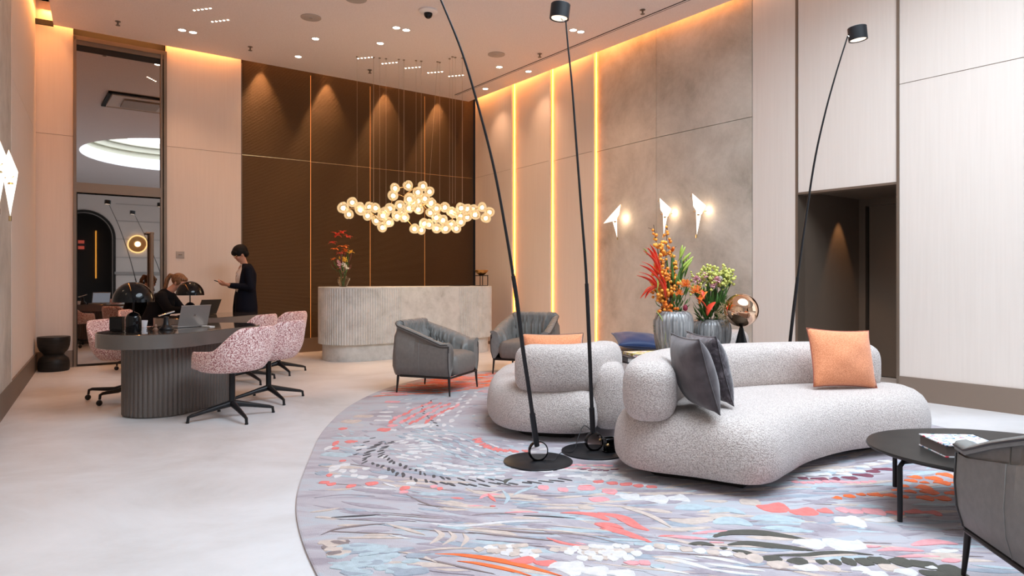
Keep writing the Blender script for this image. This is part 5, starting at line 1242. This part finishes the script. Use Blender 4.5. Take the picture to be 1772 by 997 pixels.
for k in range(11): p = gp_(*C4(1010+k*36, 146+3*math.sin(k))); pet(p.x, p.y, .05, .05, 0, 'pink', .0166)
for k in range(5): p = gp_(*C4(95+k*62, 145+k*6)); pet(p.x, p.y, .065, .06, 0, 'coral', .0166)
for k in range(9): p = gp_(*C4(10+k*24, 118+(k % 3)*8)); pet(p.x, p.y, .055, .055, 0, 'white', .0166)
for (x, y, L) in ((1203,220,.12),(1258,212,.15),(1315,204,.11),(1378,205,.17),(1445,208,.16),(1512,214,.12),(1540,190,.14),(1600,172,.22),(1630,193,.22),(1740,200,.2),(1610,220,.2),(1690,222,.2),(1510,165,.14),(1545,140,.16),(1608,148,.11),(1565,124,.18),(1650,130,.22),(1690,150,.2),(1700,112,.2),(1755,150,.14),(1755,178,.14),(1480,185,.12),(1480,165,.08),(1765,125,.2)):
    p = gp_(*C4(x, y)); pet(p.x, p.y, L*.5, L*.5, rr.uniform(-.2,.2), 'orange', .0168, 1)
o = rug.build('rug', rug_mats, fix=False)
tag(o, 'large round tufted rug with swirling lavender, coral, orange and olive petal pattern', 'rug')
for n_ in ('curved_sofa','curved_sofa.001','curved_sofa.002'): bpy.data.objects[n_].location.z = .0165
for ob in bpy.data.objects:
    if ob.parent is None and (ob.name.startswith(('cushion','book','coffee_table','side_table','ribbed_vase','copper_lamp','leather_armchair','arc_floor')) or (ob.name.startswith('flower_bouquet') and ob.location.y < 9)):
        if not (ob.name in ('arc_floor_lamp','arc_floor_lamp.001','arc_floor_lamp.003')): ob.location.z += .0165

# ================================================================ people
def blob(mb, chain, n=14):
    # tapered limb through (point, radius) pairs with round ends
    P = [Vector(p) for p, r in chain]; Rr = [r for p, r in chain]
    for i in range(len(P)-1):
        d = P[i+1]-P[i]; L = d.length
        if L < 1e-6: continue
        q = d.to_track_quat('Z', 'Y').to_matrix(); R = []
        for k in range(5): a = -PI/2+PI/2*k/5+.05; R.append((Rr[i]*math.cos(a), Rr[i]*math.sin(a)))
        for k in range(6): a = PI/2*k/5*.98; R.append((Rr[i+1]*math.cos(a), L+Rr[i+1]*math.sin(a)))
        rings = [[P[i]+q @ Vector((r*math.cos(2*PI*j/n), r*math.sin(2*PI*j/n), z)) for j in range(n)] for r, z in R]
        mb.loft(rings)
    return mb
def remesh(o, vox, it=6):
    m = o.modifiers.new('rm', 'REMESH'); m.mode = 'VOXEL'; m.voxel_size = vox; m.use_smooth_shade = True
    m = o.modifiers.new('sm', 'SMOOTH'); m.factor = .5; m.iterations = it; return o
skin = mat('skin', (.55,.28,.19), .5); skin2 = mat('skin_hand', (.62,.33,.23), .5)
b_ = skin.node_tree.nodes['Principled BSDF']; b_.inputs['Subsurface Weight'].default_value = .1; b_.inputs['Subsurface Radius'].default_value = (.02,.008,.004)
hair_b = noisy(mat('black_hair', (.012,.010,.010), .6, spec=.2), [(.4,(.004,.003,.003)),(.6,(.011,.009,.009))], 40, 3, vec=(6,6,1), bump=.5, bdist=.004)
hair_a = noisy(mat('auburn_hair', (.3,.1,.03), .4), [(.35,(.07,.03,.015)),(.55,(.19,.085,.035)),(.75,(.38,.20,.08))], 26, 3, vec=(5,5,1), bump=.6, bdist=.004)
navy = mat('navy_suit', (.006,.007,.014), .85, spec=.15); white_t = mat('white_shirt', (.72,.68,.66), .8); blk = mat('black_jumper', (.006,.006,.008), .9, spec=.15)
def head(mb, c, pitch, yaw=0, s=1.0):
    i0 = len(mb.v)
    mb.ball((0,0,.018), (.074,.090,.092), 24, 16); mb.ball((0,.022,-.040), (.056,.070,.066), 20, 12); mb.ball((0,.060,-.082), (.026,.024,.020), 12, 8)
    mb.ball((0,.086,-.012), (.011,.020,.018), 10, 8); mb.ball((0,.082,.008), (.008,.012,.026), 10, 8)
    mb.ball((0,.083,-.048), (.022,.011,.008), 10, 6); mb.ball((0,.081,-.059), (.018,.011,.008), 10, 6)
    for s_ in (-1, 1): mb.ball((s_*.074,-.004,-.010), (.010,.019,.032), 10, 8); mb.ball((s_*.033,.060,-.022), (.026,.026,.022), 10, 8); mb.ball((s_*.030,.072,.026), (.026,.014,.009), 10, 6)
    Mx = Matrix.Translation(Vector(c)) @ Matrix.Rotation(yaw, 4, 'Z') @ Matrix.Rotation(-pitch, 4, 'X') @ Matrix.Scale(s, 4)
    mb.xf(Mx, i0); return Mx
def hand(mb, wrist, dirv, palm_n, side, curl=.5, sp=1.0):
    w_ = Vector(wrist); d = Vector(dirv).normalized(); nn = Vector(palm_n).normalized(); nn = (nn-d*nn.dot(d)).normalized(); s_ = d.cross(nn)*side
    pc = w_+d*.045
    for k in range(4): blob(mb, [(w_+s_*(.010*(k-1.5)), .017), (w_+d*.085+s_*(.019*(k-1.5)), .0115)], 8)
    for k, L in enumerate((.070,.078,.072,.056)):
        b0 = w_+d*.085+s_*(.019*(k-1.5)); a = curl*.5; p1 = b0+(d*math.cos(a)+nn*math.sin(a))*L*.45; a += curl; p2 = p1+(d*math.cos(a)+nn*math.sin(a))*L*.32; a += curl*.8; p3 = p2+(d*math.cos(a)+nn*math.sin(a))*L*.26
        blob(mb, [(b0,.0095),(p1,.0085),(p2,.0078),(p3,.0066)], 8)
    t0 = w_+d*.028-s_*.026; t1 = t0-s_*.022+d*.028+nn*.012; t2 = t1+d*.030+nn*.016+s_*.004; blob(mb, [(w_+d*.02-s_*.012,.014),(t0,.0125),(t1,.0105),(t2,.0085)], 8)
# standing woman
t = thing('person', 'standing person in navy blazer and white top, short black hair, looking down at a phone', 'person', (-3.93, 10.02, 0), R_(122))
mb = MB(); Mx = head(mb, (0,.055,1.572), .52)
blob(mb, [((0,-.005,1.38),.062),((0,.008,1.44),.050),((0,.03,1.50),.050)])
blob(mb, [((0,0,.95),.115),((0,0,1.10),.10),((0,-.01,1.25),.12),((0,-.012,1.34),.10)])
for s_ in (-1, 1):
    blob(mb, [((s_*.06,-.01,1.36),.06),((s_*.165,-.012,1.345),.052),((s_*.215,-.045,1.085),.040),((s_*.085,.235,1.125),.024)])
    blob(mb, [((s_*.085,0,.92),.095),((s_*.09,.01,.50),.055),((s_*.09,0,.08),.036)]); blob(mb, [((s_*.09,-.02,.05),.035),((s_*.095,.12,.03),.028)])
hand(mb, (-.080,.245,1.128), (.45,.88,.10), (.5,-.1,.8), 1, .55); hand(mb, (.085,.240,1.130), (-.45,.85,.15), (-.5,-.1,.8), -1, .6)
remesh(mb.build('body', skin, t), .0052, 4)
mb = MB(); mb.ball((0,-.014,.046), (.096,.112,.098), 28, 16); mb.ball((0,.050,.056), (.084,.062,.052), 20, 12); mb.ball((0,-.055,-.010), (.074,.062,.070), 20, 12)
for s_ in (-1, 1): mb.ball((s_*.070,.022,.028), (.018,.040,.040), 12, 8)
mb.xf(Mx); remesh(mb.build('hair', hair_b, t), .007, 3)
mb = MB()
for s_ in (-1, 1): mb.tube([(s_*.033+.024*math.cos(a), .095, .008+.018*math.sin(a)) for a in [2*PI*k/16 for k in range(17)]], .0018, 5); mb.tube([(s_*.057,.095,.012),(s_*.078,.0,.012)], .0018, 5)
mb.tube([(-.009,.097,.010),(.009,.097,.010)], .0018, 5); mb.xf(Mx); mb.build('glasses', M['chrome'], t)
mb = MB()
rg = lambda z, rx, ry, oy=0: [(rx*math.cos(2*PI*k/28), oy+ry*math.sin(2*PI*k/28), z) for k in range(28)]
mb.loft([rg(.98,.150,.115), rg(1.08,.140,.110,.0), rg(1.2,.150,.120,.004), rg(1.30,.158,.118,-.002), rg(1.36,.15,.085,-.008), rg(1.405,.085,.062,-.006), rg(1.425,.066,.056,-.002)], cap=False); solid(mb.build('shirt', white_t, t, smooth=True), .005)
mb = MB(); blob(mb, [((0,0,.96),.135),((0,0,.88),.14)], 20)
for s_ in (-1, 1): blob(mb, [((s_*.08,0,.88),.11),((s_*.09,.01,.50),.080),((s_*.09,0,.09),.075)], 16)
remesh(mb.build('trousers', navy, t), .012, 4)
mb = MB()
def crg(z, rx, ry, gap, oy=0): return [((rx)*math.sin(a), oy-(ry)*math.cos(a), z) for a in [-(PI-gap)+2*(PI-gap)*k/34 for k in range(35)]]
mb.loft([crg(.70,.205,.165,.35,-.01), crg(.80,.205,.165,.36,-.01), crg(.95,.185,.150,.42,-.01), crg(1.06,.172,.138,.62,-.012), crg(1.18,.178,.145,.80,-.012), crg(1.28,.186,.142,.86,-.016), crg(1.35,.182,.110,.80,-.018), crg(1.395,.13,.085,.62,-.02), crg(1.43,.078,.070,.75,-.014)], closed=False)
j = solid(mb.build('blazer', navy, t, smooth=True), .012); 
mb = MB()
for s_ in (-1, 1): blob(mb, [((s_*.09,-.015,1.375),.05),((s_*.172,-.014,1.345),.066),((s_*.225,-.048,1.085),.058),((s_*.11,.185,1.115),.040)], 16)
remesh(mb.build('blazer_sleeves', navy, t), .009, 4)
mb = MB(); mb.ball((-.085,.125,1.27), (.016,.01,.016), 8, 6); mb.ball((-.10,.118,1.29), (.010,.008,.010), 8, 6); mb.ball((-.075,.125,1.25), (.008,.008,.012), 8, 6); mb.build('brooch', M['chrome'], t, smooth=True)
ph = MB(); ph.box((0,0,0), (.072,.150,.009), bev=.003); po = ph.build('smartphone', M['black_gloss'], ang=40)
po.matrix_world = Matrix.Translation(t.location) @ Matrix.Rotation(R_(122), 4, 'Z') @ Matrix.Translation((0,.345,1.165)) @ Matrix.Rotation(R_(20), 4, 'X'); tag(po, 'dark smartphone held in the hands of the standing person', 'phone')
# seated woman, bent forward over the far table
t = thing('person', 'seated person in black with an auburn ponytail, leaning over the far table', 'person', (-4.80, 9.08, 0), R_(-84))
mb = MB(); Mx = head(mb, (.0,.355,1.165), .45, -.15)
blob(mb, [((0,.20,1.02),.055),((0,.27,1.08),.048),((0,.32,1.12),.048)])
blob(mb, [((0,-.02,.55),.13),((0,.06,.72),.12),((0,.15,.90),.125),((0,.19,.97),.10)])
for s_ in (-1, 1):
    blob(mb, [((s_*.06,.18,.99),.06),((s_*.165,.19,.965),.052),((s_*.20,.30,.80),.042),((s_*.12,.53,.80),.026)])
    blob(mb, [((s_*.09,-.02,.52),.095),((s_*.10,.38,.52),.065),((s_*.10,.40,.10),.040)]); blob(mb, [((s_*.10,.38,.05),.035),((s_*.10,.52,.03),.028)])
hand(mb, (-.115,.545,.802), (.2,1,-.05), (0,0,-1), -1, .35); hand(mb, (.115,.545,.802), (-.2,1,.15), (0,.0,-1), 1, .35)
remesh(mb.build('body', skin, t), .0055, 4)
mb = MB(); mb.ball((0,-.020,.030), (.086,.098,.090), 28, 16); mb.ball((0,.03,.060), (.072,.056,.042), 20, 12)
for s_ in (-1, 1): mb.ball((s_*.066,.010,.010), (.018,.040,.045), 12, 8)
mb.ball((0,-.105,.040), (.026,.026,.028), 12, 8)
mb.xf(Mx); e = Mx @ Vector((0,-.115,.045))
blob(mb, [(e,.020),(e+Vector((0,-.04,.005)),.026),(e+Vector((.01,-.075,-.06)),.030),(e+Vector((.01,-.10,-.17)),.026),(e+Vector((0,-.12,-.27)),.010)], 14)
remesh(mb.build('hair', hair_a, t), .007, 2)
mb = MB(); blob(mb, [((0,-.03,.54),.165),((0,.05,.70),.150),((0,.13,.88),.160),((0,.18,.965),.118),((0,.20,1.01),.070)], 20)
for s_ in (-1, 1): blob(mb, [((s_*.06,.17,.98),.08),((s_*.172,.185,.965),.070),((s_*.212,.30,.80),.058),((s_*.15,.45,.80),.042)], 16)
remesh(mb.build('jumper', blk, t), .010, 4)
mb = MB()
for s_ in (-1, 1): blob(mb, [((s_*.09,-.02,.53),.115),((s_*.10,.38,.53),.085),((s_*.10,.40,.12),.070)], 16)
remesh(mb.build('trousers', blk, t), .012, 3)
